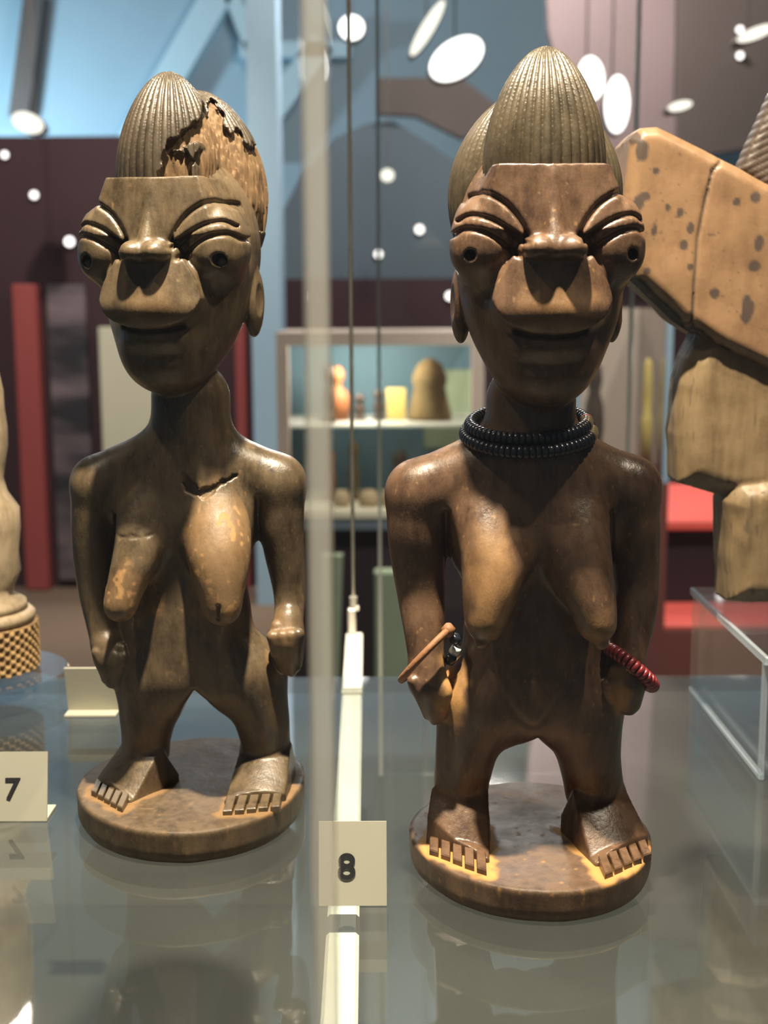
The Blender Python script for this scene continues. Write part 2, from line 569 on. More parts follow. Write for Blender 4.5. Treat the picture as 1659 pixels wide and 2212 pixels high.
def head_sdf(p, pupil, nose=10.6):
    x, y, z = p
    ax = np.sqrt(x * x + 0.05)
    f = -y
    q = [ax, f, z]                      # mirrored, forward-positive
    d = s_ell(q, (0, -5, 2), (30.5, 37, 40))
    d = smin(d, s_ell(q, (0, 6, -16), (28.0, 27, 34)), 7)
    d = smin(d, s_ell(q, (0, 17, -38), (18, 17.5, 17.5)), 9)            # chin
    # flat forehead slab, ridged in the middle, its sides bevelled back to the temples
    fore = np.maximum.reduce([f - (36.0 - 0.20 * (z - 5) - 0.13 * ax), (ax - (27.0 - 0.42 * (z - 5)) + 0.5 * (f - 30)) * 0.89,
                              ax - np.minimum(29.5, 31.0 - 0.50 * (z - 5)), z - 27.2 - 0.02 * ax, 1.0 - z, -f - 10])
    d = smin(d, fore, 1.2)
    # muzzle: swells forwards as it comes down, rounds under to the mouth
    d = smin(d, s_ell(q, (0, 18, -15.5), (21.0, 21.0, 15.0)), 4.0)
    mz = np.maximum(poly_sd(x, z, MUZZLE), f - (37.8 - 0.32 * (z + 4) - 0.016 * x * x - 0.055 * np.clip(-z - 18.5, 0, 99) ** 2))
    mz = np.maximum(mz, -f)
    d = smin(d, mz, 2.0 + 4.0 * sstep(-15, -26, z))
    # hollow under each eye, crisp along the muzzle
    hol = np.maximum(poly_sd(ax, z, SOCKET), (29.0 - 0.42 * (ax - 10) + 0.10 * (z + 10)) - f)
    d = smax(d, -hol, 0.9)
    # eye bulge from the brow line down
    patch = poly_sd(ax, z, EYE_PATCH)
    dome = smin(s_ell(q, (21.0, 16.5, 4.5), (13.2, 16.5, 15.0)), s_ell(q, (21.8, 18.5, -2.5), (12.0, 14.5, 10.5)), 3.0)
    d = smin(d, smax(dome, patch - 0.6, 1.6), 1.0 + 5.0 * sstep(-2, -10, z))
    # lower lip and the slit between
    d = smin(d, s_ell(q, (0, 27.5, -33.5), (13, 9.8, 5.4)), 4.0)
    slit = line_d(x, z, [(-12, -28.3), (-7, -29.6), (0, -30.2), (7, -29.6), (12, -28.3)])
    d = d + 1.5 * np.exp(-(slit / 0.9) ** 2) * (f > 15)
    d = d + 0.9 * np.exp(-(line_d(x, z, [(-7, -39.5), (0, -40.5), (7, -39.5)]) / 3.0) ** 2) * (f > 15)
    # nose: narrow bridge, broad wings
    d = smin(d, s_chain(q, [(0, 30.6, 25, 1.0), (0, 33.4, 14, 2.0), (0, 36.6, 5, 3.2), (0, 39.6, -1.2, 4.0)]), 2.5)
    wing = s_ell(q, (nose - 5.4, 38.2, -1.0), (5.4, 6.6, 4.6))
    d = smin(d, smax(wing, -(z + 4.6), 1.0), 1.4)
    nost = s_ell(q, (nose - 5.9, 43.0, -6.8), (3.3, 4.0, 3.2))
    d = smax(d, -nost, 0.8)
    # grooves of brow and lids
    for crv, dep, wd in ((BROW, 1.8, 0.85), (LID1, 1.6, 0.75), (LID2, 1.9, 0.85)):
        g = line_d(ax, z, crv)
        d = d + dep * np.exp(-(g / wd) ** 2) * (f > 2)
    # notches along the lid between its two grooves
    mid = line_d(ax, z, curve2([(31, 6.8), (28, 8.2), (20.5, 6.4), (12.8, 1.2)]))
    d = d + 0.30 * np.exp(-(mid / 1.6) ** 2) * (0.5 + 0.5 * np.sin(ax * 3.2)) * (f > 2)
    # drilled pupils
    pr = np.sqrt((ax - pupil[0]) ** 2 + (z - pupil[1]) ** 2)
    d = smax(d, -np.where(f > 12, pr - pupil[2], 9.0), 0.5)
    # long flat ears
    ear = np.maximum(s_ell(q, (28.0, -8.0, -19), (4.0, 8.0, 14.5)), -(s_ell(q, (33.5, -4.5, -18), (3.0, 5.5, 10.5))))
    d = smin(d, ear, 1.0)
    return d


# ------------------------------------------------------------------ figures
class Fig:
    def __init__(s, x0, y0):
        s.x0, s.y0 = x0, y0

    def m(s, px, py, f, r=None):
        """figure-local millimetres of photo pixel (px, py) at f mm in front of the figure's middle"""
        w = at(px, py, s.y0 - f / 1000.0)
        o = ((w.x - s.x0) * 1000, -f, (w.z - ZS) * 1000)
        return o if r is None else o + (r,)

    def g(s, px, py, z):
        """local (x, y) of pixel where it meets the level z mm above the shelf"""
        u, v = (px - 829.5) / FPX, (py - 1106.0) / FPX
        dy, dz = CP - v * SP, -SP - v * CP
        t = (ZS + z / 1000.0 - CZ) / dz
        return ((u * t - s.x0) * 1000, (dy * t - s.y0) * 1000)


def mm(v): return Vector(v) / 1000.0


def build_figure(S, name, label, mats):
    """S: measured shape of one figure"""
    fig = S['fig']
    root = empty(name, (fig.x0, fig.y0, ZS))
    tag(root, label, 'carved figure', 'pair of carved wooden figures')
    hx, hy, hz, yaw = S['head']
    cy, sy = math.cos(yaw), math.sin(yaw)
    bt = S['base'][2]

    def to_head(x, y, z):
        a, b = x - hx, y - hy
        return [a * cy + b * sy, -a * sy + b * cy, z - hz]

    feet = S['feet']

    def foot_sdf(p, ft):
        x, y, z = p
        (ox, oy), (tx, ty) = ft['axis']          # ankle point and toe-row middle
        L = math.hypot(tx - ox, ty - oy)
        s = ((x - ox) * (tx - ox) + (y - oy) * (ty - oy)) / (L * L)
        side = ((x - ox) * (ty - oy) - (y - oy) * (tx - ox)) / L
        top = bt + ft['h'][0] + (ft['h'][1] - ft['h'][0]) * np.clip(s, 0, 1) - 26.0 * np.clip(-s - 0.1, 0, 2) - 0.022 * side ** 2
        return np.maximum.reduce([poly_sd(x, y, ft['poly']) - 0.6 + 0.05 * (z - bt), (z - top) * 0.85, bt - 2 - z]) - 0.4

    def body(p):
        x, y, z = p
        d = np.full(x.shape, 60.0, F32)
        lowm = z < 205
        q = [a[lowm] for a in p]
        e = None
        for kind, k, spec in S['body']:
            if kind == 'e':
                t = s_ell(q, spec[0], spec[1])
            else:
                t = s_chain(q, spec, min(2.2, 0.32 * spec[-1][3]))
            e = t if e is None else smin(e, t, k)
        for kind, k, spec in S.get('cuts', []):
            if kind == 'e':
                e = smax(e, -s_ell(q, spec[0], spec[1]), k)
            elif kind == 'c':
                e = smax(e, -s_chain(q, spec), k)
            elif kind == 'p':       # opening cut right through, (x, z) outline
                e = smax(e, -poly_sd(q[0], q[2], spec), k)
            elif kind == 'g':       # scratched line on the front, (x, z) curve
                e = e + spec[1] * np.exp(-(line_d(q[0], q[2], spec[0]) / spec[2]) ** 2) * (q[1] < 0)
        for ft in feet:
            e = smin(e, foot_sdf(q, ft), 2.0)
        for sp in S.get('fingers', []):
            e = smin(e, s_chain(q, sp, 0.4), 0.8)
        if S.get('chip'):
            for poly, dep in S['chip']:
                nn = noise3(q[0], q[1], q[2], 2.2, 3) * 2.4 - 1.2
                e = e + dep * sstep(0.35, -0.35, poly_sd(q[0], q[2], poly) + nn) * (q[1] < 2)
        # tool marks
        e = e + (noise3(q[0], q[1], q[2], 9.0, 5) - 0.5) * 0.35
        d[lowm] = e
        hm = z > 168
        if hm.any():
            hp = to_head(x[hm], y[hm], z[hm])
            hd = head_sdf(hp, S['pupil'], S['nose'])
            hd = hd + (noise3(x[hm], y[hm], z[hm], 8.0, 8) - 0.5) * 0.3
            d[hm] = smin(d[hm], hd, 2.2)
        return d

    me = mesh_sdf('body', body, S['lo'], S['hi'], 0.62, wear=S.get('wear'))
    link('body', me, mats[0], root)

    # ---- coiffure: a pointed crest in front of a wider lobe, ribbed with fine grooves
    def hair(p):
        x, y, z = to_head(*p)
        f = -y
        wq = 1.0 + 0.20 * np.clip((z - 34) / 35, 0, 2) ** 2
        a = s_ell([x * wq, (f - 7) * wq + 7, z], (0, 7, 26), (21.5, 22.0, 43.0))
        az = np.arctan2(x, f - 5)
        gr = np.abs(np.sin(az * 21))
        a = a + 0.85 * np.exp(-(gr / 0.50) ** 2) - 0.25
        wq2 = 1.0 + 0.14 * np.clip((z - 24) / 35, 0, 2) ** 2
        b = s_ell([x * wq2, f, z], S['rear'][0], S['rear'][1])
        az2 = np.arctan2(x, f + 18)
        gr2 = np.abs(np.sin(az2 * 30))
        b = b + 0.85 * np.exp(-(gr2 / 0.52) ** 2) - 0.25
        b = np.maximum(b, -(z - 2 - 0.25 * np.clip(f, 0, 99)))
        d = smin(a, b, 0.8)
        d = np.maximum(d, -(z - 3.0))
        if S.get('hair_chip'):
            xx, yy, zz = p
            nn = (noise3(xx, yy, zz, 4.0, 2) - 0.5) * 5.0 + (noise3(xx, yy, zz, 1.6, 6) - 0.5) * 2.0
            chip = np.full(xx.shape, 1e3, F32)
            for poly in S['hair_chip']:
                chip = np.minimum(chip, poly_sd(xx, zz, poly))
            for poly in S.get('hair_keep', []):
                chip = np.maximum(chip, -poly_sd(xx, zz, poly))
            chip = chip + nn * 0.7
            smooth = smin(s_ell([x * wq, (f - 7) * wq + 7, z], (0, 7, 26), (21.5, 22.0, 43.0)),
                          s_ell([x * wq2, f, z], S['rear'][0], S['rear'][1]), 6.0)
            raw = smooth + 2.6 + (noise3(xx * 2.2, yy * 2.2, zz * 0.35, 2.0, 4) - 0.5) * 1.5 + (noise3(xx, yy, zz, 9, 4) - 0.5) * 2.0
            w = sstep(0.4, -0.4, chip) * (f > -30)
            d = d * (1 - w) + np.maximum(raw, -(z - 3.0)) * w
        return d

    def hair_wear(x, y, z):
        if not S.get('hair_chip'):
            return np.zeros(x.shape)
        nn = (noise3(x, y, z, 4.0, 2) - 0.5) * 5.0 + (noise3(x, y, z, 1.6, 6) - 0.5) * 2.0
        chip = np.full(x.shape, 1e3)
        for poly in S['hair_chip']:
            chip = np.minimum(chip, poly_sd(x, z, poly))
        for poly in S.get('hair_keep', []):
            chip = np.maximum(chip, -poly_sd(x, z, poly))
        chip = chip + nn * 0.7
        return sstep(-0.1, -1.0, chip) * (0.75 + 0.25 * noise3(x, y, z, 3, 9))

    me = mesh_sdf('coiffure', hair, (hx - 40, hy - 36, hz - 2), (hx + 40, hy + 52, hz + 74), 0.42, margin=2.8, wear=hair_wear)
    c = link('coiffure', me, mats[1], root)
    c['label'] = S['hair_label']

    # ---- base disc
    rx, ry, _ = S['base']

    def base(p):
        x, y, z = p
        x, y = x - S['base_off'][0], y - S['base_off'][1]
        r = np.sqrt((x / rx) ** 2 + (y / ry) ** 2)
        d2 = (r - 1) * min(rx, ry) + 1.2 * np.cos(3 * np.arctan2(y, x) + 0.6) * 0.6
        under = np.clip((5.5 - z) / 5.5, 0, 1) ** 2 * 2.2
        w = smax(d2 + under, np.maximum(z - bt, -z), 1.6)
        return w + (noise3(x, y, z, 9, 11) - 0.5) * 0.5

    toes_xy = []
    for ft in feet:
        toes_xy.append(ft['ring'])

    def base_wear(x, y, z):
        w = np.zeros(x.shape)
        for ring in toes_xy:
            dd = poly_sd(x, y, ring)
            w = np.maximum(w, sstep(4.4, 1.6, dd + (noise3(x, y, z, 3.5, 21) - 0.5) * 4.5))
        w = w * (z > bt - 1.2) * S['powder']
        sc = noise3(x, y, z, 2.2, 31)
        return np.maximum(w, sstep(0.80, 0.92, sc) * 0.5 * S['powder'])

    me = mesh_sdf('base', base, (-rx - 6, -ry - 6, -3), (rx + 6, ry + 6, bt + 4), 0.7, wear=base_wear)
    link('base', me, mats[2], root)

    # ---- toes: short squared blocks in a row in front of each foot
    for ft in feet:
        (px, py), (qx, qy) = ft['row']
        (dx, dy) = ft['dir']
        L = ft['toe']
        for i in range(5):
            t0, t1 = i / 5 + 0.022, (i + 1) / 5 - 0.022
            k = L * (0.86 + 0.16 * (i / 4))
            ax_, ay_ = px + (qx - px) * t0, py + (qy - py) * t0
            bx_, by_ = px + (qx - px) * t1, py + (qy - py) * t1
            mb = MB()
            z0, z1, z2 = bt - 1.0, bt + ft['toe_h'], bt + ft['toe_h'] * 0.62
            c = 0.45
            lo = [(ax_, ay_), (bx_, by_), (bx_ + dx * k, by_ + dy * k), (ax_ + dx * k, ay_ + dy * k)]
            cx_ = sum(v[0] for v in lo) / 4; cy_ = sum(v[1] for v in lo) / 4
            sh = [(cx_ + (v[0] - cx_) * 0.86, cy_ + (v[1] - cy_) * 0.93) for v in lo]
            vs = [(v[0], v[1], z0) for v in lo] + [(lo[0][0], lo[0][1], z1 - c), (lo[1][0], lo[1][1], z1 - c), (lo[2][0], lo[2][1], z2 - c), (lo[3][0], lo[3][1], z2 - c)]
            vs += [(sh[0][0], sh[0][1], z1), (sh[1][0], sh[1][1], z1), (sh[2][0], sh[2][1], z2), (sh[3][0], sh[3][1], z2)]
            fs = [(3, 2, 1, 0)]
            for r in (0, 4):
                for a in range(4):
                    fs.append((r + a, r + (a + 1) % 4, r + 4 + (a + 1) % 4, r + 4 + a))
            fs.append((8, 9, 10, 11))
            mb.add([(a / 1000, b / 1000, cc / 1000) for a, b, cc in vs], fs)
            link('toe', mb.mesh('toe'), mats[0], root)
    return root, to_head


def make_foot(fig, bt, ankle, P, Q, d0, d1, h0, h1=4.5, toe=12.0, heel=10.0, back=10.0):
    """ankle: (px, py, f) front of the ankle; P, Q: outer and inner end of the toe row; d0, d1: pixels along a toe"""
    a = fig.m(*ankle)
    A = (a[0], a[1])
    p, q = fig.g(P[0], P[1], bt + h1), fig.g(Q[0], Q[1], bt + h1)
    e0, e1 = fig.g(d0[0], d0[1], bt + h1), fig.g(d1[0], d1[1], bt + 1.0)
    L = math.hypot(e1[0] - e0[0], e1[1] - e0[1])
    D = ((e1[0] - e0[0]) / L, (e1[1] - e0[1]) / L)
    mid = ((p[0] + q[0]) / 2, (p[1] + q[1]) / 2)
    ax = (mid[0] - A[0], mid[1] - A[1])
    n = math.hypot(*ax)
    u = (ax[0] / n, ax[1] / n)
    w = (-u[1], u[0])
    sgn = 1 if (p[0] - q[0]) * w[0] + (p[1] - q[1]) * w[1] > 0 else -1
    hb = (A[0] - u[0] * back, A[1] - u[1] * back)
    ho = (hb[0] + w[0] * sgn * heel, hb[1] + w[1] * sgn * heel)
    hi = (hb[0] - w[0] * sgn * heel, hb[1] - w[1] * sgn * heel)
    T = toe
    ring = [p, ho, hi, q, (q[0] + D[0] * T, q[1] + D[1] * T), (p[0] + D[0] * T * 0.86, p[1] + D[1] * T * 0.86)]
    return dict(poly=[p, q, hi, ho], axis=(A, mid), h=(h0, h1), row=(p, q), dir=D, toe=T, toe_h=h1 - 0.8, ring=ring)


def fingers(fig, wrist, tip, spread, r=2.3, n=4, f_in=0.0):
    """n finger rods side by side from the knuckles to the tips; spread = pixel offset across"""
    out = []
    for i in range(n):
        t = i / (n - 1) - 0.5
        k = 1.0 - 0.18 * abs(t * 2 + 0.2)
        a = fig.m(wrist[0] + spread[0] * t, wrist[1] + spread[1] * t, wrist[2] + f_in * t, r * 1.1)
        tx = wrist[0] + (tip[0] - wrist[0]) * k + spread[0] * t * 0.55
        ty = wrist[1] + (tip[1] - wrist[1]) * k + spread[1] * t * 0.55
        mx, my = (a and (wrist[0] + tx) / 2 + spread[0] * t * 0.4), (wrist[1] + ty) / 2
        b = fig.m(mx, my, (wrist[2] + tip[2]) / 2 + 1.2, r)
        c = fig.m(tx, ty, tip[2], r * 0.75)
        out.append([a, b, c])
    return out


# ================================================================== right figure (with beads)
R = Fig(0.056, 0.477)
m = R.m
RS = dict(fig=R, rear=((0, -18, 20), (32.2, 27.0, 39.5)), head=(0.5, 0.0, 233.8, math.radians(0.5)), base_off=(0.0, 0.0), base=(46.5, 52.5, 13.0), lo=(-62, -60, 8), hi=(64, 52, 268),
          nose=10.8, pupil=(27.5, -2.6, 1.9), powder=1.0, hair_label='dusty brown crested hair carved with fine upright grooves')
RS['body'] = [
    ('e', 1, (m(1143, 1120, 2), (33, 19, 34))),
    ('e', 8, (m(1150, 1330, 1), (25, 16.5, 44))),
    ('c', 8, [m(1140, 1010, 2, 17), m(1146, 870, 2, 16.4)]),
    ('c', 8, [m(1090, 1000, 0, 14), m(905, 1064, 0, 12.2)]),
    ('c', 8, [m(1195, 1000, 0, 14), m(1352, 1058, 0, 12.2)]),
    ('e', 14, (m(1156, 1420, 5), (23, 13, 24))),
    ('e', 8, (m(1146, 1490, -2), (33, 22, 22))),
    # legs
    ('c', 7, [m(1040, 1510, 2, 17.5), m(1003, 1630, 3, 11.8), m(992, 1700, 0, 10.8)]),
    ('c', 7, [m(1245, 1510, 2, 17.5), m(1264, 1630, 3, 12.6), m(1280, 1705, 0, 11.6)]),
    # arms
    ('c', 4, [m(905, 1064, 0, 12.2), m(898, 1160, 1, 11.0), m(906, 1270, 0, 9.3), m(912, 1350, 5, 7.8), m(918, 1435, 10, 6.4)]),
    ('c', 4, [m(1352, 1058, 0, 12.2), m(1366, 1150, 1, 10.0), m(1370, 1260, 0, 9.0), m(1366, 1350, 5, 7.6), m(1352, 1425, 10, 6.4)]),
    ('c', 2, [m(918, 1440, 10, 6.6), m(922, 1485, 12, 7.6), m(938, 1530, 11, 5.0)]),
    ('c', 2, [m(1352, 1430, 10, 6.4), m(1350, 1475, 12, 7.2), m(1352, 1520, 11, 4.8)]),
    # breasts
    ('c', 6, [m(1052, 1030, 2, 8.0), m(1052, 1100, 11, 11.0), m(1066, 1215, 20, 12.2), m(1046, 1345, 27, 7.6)]),
    ('c', 6, [m(1240, 1030, 2, 8.0), m(1243, 1100, 11, 11.0), m(1250, 1225, 20, 12.0), m(1288, 1350, 27, 7.2)]),
    ('e', 1.5, (m(1038, 1388, 29), (2.6, 2.6, 2.4))),
    ('e', 1.5, (m(1296, 1392, 29), (2.4, 2.4, 2.2))),
]
RS['fingers'] = fingers(R, (920, 1478, 16), (940, 1562, 13), (62, 12)) + fingers(R, (1350, 1468, 16), (1352, 1540, 13), (-56, 12)) + [
    [m(945, 1455, 14, 2.6), m(962, 1495, 17, 2.2), m(955, 1528, 16, 1.8)],
    [m(1326, 1448, 14, 2.6), m(1312, 1482, 17, 2.2), m(1320, 1512, 16, 1.8)]]
nav = m(1160, 1440, 24)
RS['cuts'] = [
    ('p', 3.0, [m(1150, 1574, 2)[::2], m(1112, 1602, 2)[::2], m(1082, 1650, 2)[::2], m(1060, 1690, 2)[::2], m(1056, 1790, 2)[::2], m(1212, 1790, 2)[::2], m(1202, 1690, 2)[::2], m(1186, 1620, 2)[::2]]),
    ('g', 0, ([(nav[0] + 4 * math.cos(t * math.pi / 8), nav[2] + 4.2 * math.sin(t * math.pi / 8)) for t in range(17)], 0.3, 0.7)),
    ('g', 0, (curve2([m(1060, 1440, 20)[::2], m(1095, 1520, 20)[::2], m(1150, 1572, 20)[::2], m(1200, 1510, 20)[::2], m(1255, 1430, 20)[::2]]), 0.45, 1.3)),
    ('g', 0, (curve2([m(962, 1110, 12)[::2], m(966, 1200, 12)[::2], m(975, 1280, 12)[::2]]), 1.5, 1.2)),
    ('g', 0, (curve2([m(1318, 1110, 12)[::2], m(1322, 1200, 12)[::2], m(1330, 1290, 12)[::2]]), 1.5, 1.2)),
]
RS['feet'] = [
    make_foot(R, 13.0, (990, 1692, 7), (921, 1797), (1047, 1838), (985, 1815), (985, 1862), 21.0),
    make_foot(R, 13.0, (1290, 1695, 7), (1390, 1806), (1285, 1846), (1335, 1822), (1347, 1866), 21.0),
]
hl = m(972, 1475, 12)
hr = m(1325, 1490, 12)
bl, br_ = m(1060, 1230, 28), m(1290, 1370, 30)


def r_wear(x, y, z):
    n1 = noise3(x, y, z, 4, 41); n2 = noise3(x, y, z, 1.5, 42)
    w = sstep(7, 2, np.sqrt((x - hl[0]) ** 2 + ((z - hl[2]) * 0.38) ** 2) + (n1 - 0.5) * 6) * (y < -2) * (z > 42)
    w = np.maximum(w, 0.7 * sstep(5, 1, np.sqrt((x - hr[0]) ** 2 + ((z - hr[2]) * 0.38) ** 2) + (n1 - 0.5) * 5) * (y < -2))
    w = np.maximum(w, 0.42 * sstep(16, 4, np.sqrt(((x - bl[0]) * 1.3) ** 2 + ((z - bl[2] + 6) * 0.55) ** 2) + (n1 - 0.5) * 8) * (y < -14))
    w = np.maximum(w, 0.45 * sstep(9, 3, np.sqrt((x - br_[0]) ** 2 + (z - br_[2] - 1) ** 2) + (n1 - 0.5) * 6) * (y < -14))
    w = np.maximum(w, sstep(0.86, 0.95, n2) * 0.35)
    # rubbed lips and muzzle
    w = np.maximum(w, 0.30 * sstep(17, 6, np.sqrt((x - 1.5) ** 2 + ((z - 213) * 1.3) ** 2) + (n1 - 0.5) * 8) * (y < -33))
    return w


RS['wear'] = r_wear

# ================================================================== left figure (chipped hair)
Lf = Fig(-0.081, 0.531)
m = Lf.m
LS = dict(fig=Lf, rear=((2.5, -20, 24), (28.5, 26.0, 42.0)), head=(-1.0, 0.0, 235.2, math.radians(-11)), base_off=(-1.6, -0.6), base=(48.0, 56.0, 14.0), lo=(-64, -60, 9), hi=(62, 52, 268),
          nose=9.8, pupil=(26.5, -3.6, 2.5), powder=0.55, hair_label='grooved hair with a large splintered chip of raw orange wood')
LS['body'] = [
    ('e', 1, (m(403, 1110, 2), (30, 19, 33))),
    ('e', 8, (m(402, 1310, 1), (25.5, 16.5, 42))),
    ('c', 8, [m(411, 1000, 2, 16.5), m(411, 860, 2, 16.0)]),
    ('c', 8, [m(360, 985, 0, 13), m(214, 1042, 0, 11.6)]),
    ('c', 8, [m(450, 985, 0, 13), m(596, 1042, 0, 11.8)]),
    ('e', 14, (m(400, 1390, 4), (23, 13, 26))),
    ('e', 8, (m(430, 1440, -2), (34, 21, 20))),
    ('c', 7, [m(330, 1462, 2, 17), m(318, 1560, 3, 11.8), m(312, 1615, 0, 10.6)]),
    ('c', 7, [m(530, 1462, 2, 17), m(562, 1560, 3, 11.6), m(569, 1620, 0, 10.8)]),
    ('c', 4, [m(214, 1042, 0, 11.6), m(202, 1150, 1, 9.6), m(207, 1270, 1, 7.9), m(220, 1360, 6, 6.4), m(226, 1390, 8, 6.2)]),
    ('c', 4, [m(596, 1042, 0, 11.8), m(605, 1150, 1, 9.4), m(622, 1270, 1, 7.0), m(622, 1330, 6, 6.0)]),
    ('c', 2, [m(228, 1390, 9, 6.4), m(236, 1425, 10, 7.0), m(242, 1462, 9, 4.4)]),
    ('c', 2, [m(620, 1335, 8, 6.0), m(616, 1380, 12, 7.6), m(622, 1430, 9, 5.4)]),
    ('c', 6, [m(315, 1020, 2, 8.0), m(306, 1090, 11, 10.3), m(296, 1185, 19, 10.4), m(255, 1308, 27, 6.8)]),
    ('c', 6, [m(462, 1010, 2, 8.0), m(468, 1080, 11, 11.3), m(470, 1190, 21, 13.2), m(476, 1312, 28, 7.6)]),
]
LS['fingers'] = fingers(Lf, (233, 1412, 14), (240, 1478, 11), (54, 10), 2.2) + fingers(Lf, (614, 1372, 17), (622, 1455, 12), (-56, 6), 2.5) + [
    [m(258, 1398, 12, 2.5), m(272, 1425, 14, 2.1), m(268, 1452, 13, 1.7)],
    [m(596, 1352, 13, 2.7), m(588, 1382, 17, 2.3), m(592, 1412, 16, 1.9)]]
LS['cuts'] = [
    ('p', 3.0, [m(428, 1464, 2)[::2], m(405, 1500, 2)[::2], m(380, 1560, 2)[::2], m(366, 1600, 2)[::2], m(362, 1700, 2)[::2], m(520, 1700, 2)[::2], m(512, 1600, 2)[::2], m(485, 1545, 2)[::2], m(452, 1490, 2)[::2]]),
    ('g', 0, (curve2([m(248, 1110, 12)[::2], m(246, 1180, 12)[::2], m(236, 1240, 12)[::2]]), 1.5, 1.2)),
    ('g', 0, (curve2([m(556, 1080, 12)[::2], m(552, 1150, 12)[::2], m(556, 1230, 12)[::2]]), 1.2, 1.2)),
    ('g', 0, (curve2([m(474, 1300, 28)[::2], m(472, 1330, 28)[::2]]), 1.6, 0.6)),
]
LS['feet'] = [
    make_foot(Lf, 14.0, (303, 1612, 4), (203, 1674), (275, 1708), (236, 1690), (222, 1730), 19.0, toe=11.5),
    make_foot(Lf, 14.0, (570, 1612, 3), (608, 1706), (484, 1712), (545, 1709), (537, 1750), 18.0, toe=12.5),
]
LS['chip'] = [([m(395, 1012, 18)[::2], m(412, 1040, 18)[::2], m(430, 1055, 18)[::2], m(505, 1028, 18)[::2], m(470, 1052, 18)[::2], m(440, 1075, 18)[::2], m(400, 1060, 18)[::2]], 1.8),
              ([m(255, 1150, 20)[::2], m(330, 1148, 20)[::2], m(320, 1152, 20)[::2], m(260, 1156, 20)[::2]], 0.5)]
b1, b2 = m(470, 1215, 32), m(268, 1300, 30)
t2 = m(600, 1410, 20)


def l_wear(x, y, z):
    n1 = noise3(x, y, z, 5, 51); n2 = noise3(x, y, z, 1.7, 52); n3 = noise3(x, y, z, 3.0, 53)
    a = sstep(1.15, 0.75, np.sqrt(((x - b1[0]) / 14.5) ** 2 + ((z - b1[2]) / 30.0) ** 2) + (n1 - 0.5) * 0.4) * (y < -16)
    w = a * (0.34 + 0.60 * sstep(0.60, 0.74, n2 * 0.55 + n3 * 0.45))
    b = sstep(1.15, 0.7, np.sqrt(((x - b2[0]) / 12) ** 2 + ((z - b2[2]) / 15.0) ** 2) + (n1 - 0.5) * 0.5) * (y < -14)
    w = np.maximum(w, b * (0.30 + 0.7 * sstep(0.56, 0.70, n2 * 0.5 + n3 * 0.5)))
    c = sstep(1.1, 0.8, np.sqrt(((x - t2[0]) / 7) ** 2 + ((z - t2[2]) / 17.0) ** 2)) * (y < -8)
    w = np.maximum(w, c * 0.3)
    w = np.maximum(w, sstep(0.86, 0.95, n2) * 0.3)
    w = np.maximum(w, 0.22 * sstep(15, 5, np.sqrt((x + 5) ** 2 + ((z - 212) * 1.3) ** 2) + (n1 - 0.5) * 8) * (y < -33))
    return w


LS['wear'] = l_wear
mz = lambda px, py, f: m(px, py, f)[::2]
LS['hair_chip'] = [[mz(440, 205, 12), mz(428, 262, 16), mz(395, 292, 20), mz(372, 300, 22), mz(352, 362, 24), mz(335, 402, 26), mz(420, 430, 26), mz(470, 440, 20), mz(520, 460, 0), mz(545, 500, -20), mz(640, 500, -25), mz(640, 350, -25), mz(568, 312, -20), mz(548, 300, -14), mz(535, 318, -10), mz(520, 285, -10), mz(500, 292, -5), mz(486, 262, 0), mz(468, 230, 0), mz(452, 205, 0)]]
LS['hair_keep'] = [[mz(402, 318, 20), mz(430, 310, 20), mz(436, 400, 20), mz(420, 408, 20), mz(418, 350, 20)],
                   [mz(372, 318, 20), mz(398, 322, 20), mz(404, 332, 20), mz(374, 328, 20)]]

root_l, to_head_l = build_figure(LS, 'carved_figure', 'dark carved wooden female figure with broken chipped hair beside card 7', (M['wood_dark'], M['hair_dark'], M['base_dark']))
root_r, to_head_r = build_figure(RS, 'carved_figure', 'reddish brown carved wooden female figure wearing a dark bead necklace', (M['wood_red'], M['hair_red'], M['base_red']))


def from_head(S, hp):
    hx, hy, hz, yaw = S['head']
    c, s = math.cos(yaw), math.sin(yaw)
    return ((hx + hp[0] * c - hp[1] * s) / 1000, (hy + hp[0] * s + hp[1] * c) / 1000, (hz + hp[2]) / 1000)


# worn peg left in the chipped figure's drilled eyes
M['peg'] = plain('grey_worn_peg', (0.10, 0.085, 0.065), 0.4, 0.0, 0.4, 900)
for sx in (-1, 1):
    mb = MB().lathe([(0.0019, -0.010), (0.0019, 0.0005), (0.0016, 0.0010), (0.0008, 0.0012)], 14)
    pg = link('eye_peg', mb.mesh('eye_peg'), M['peg'], root_l, from_head(LS, (sx * 27.0, -28.0, -4.6)), True)
    pg.rotation_euler = (math.radians(90), 0, LS['head'][3] + sx * 0.45)


# ------------------------------------------------------------------ setting
def srgb(r, g, b):
    return tuple((c / 255 / 12.92) if c <= 10 else ((c / 255 + 0.055) / 1.055) ** 2.4 for c in (r, g, b))


def pbox(x0, x1, y0, y1, Y, depth, ch=0.0):
    """solid whose front face, at y = Y, spans the measured pixels"""
    a, b = at(x0, y1, Y), at(x1, y0, Y)
    return MB().box((a.x, Y, a.z), (b.x, Y + depth, b.z), ch)


def ppoly(pts, Y, depth):
    return MB().prism([(at(x, y, Y).x, at(x, y, Y).z) for x, y in pts], Y, Y + depth)


def structure(name, mb, mat, label=None):
    o = mb.build(name, mat)
    o['kind'] = 'structure'
    if label: o['label'] = label
    return o


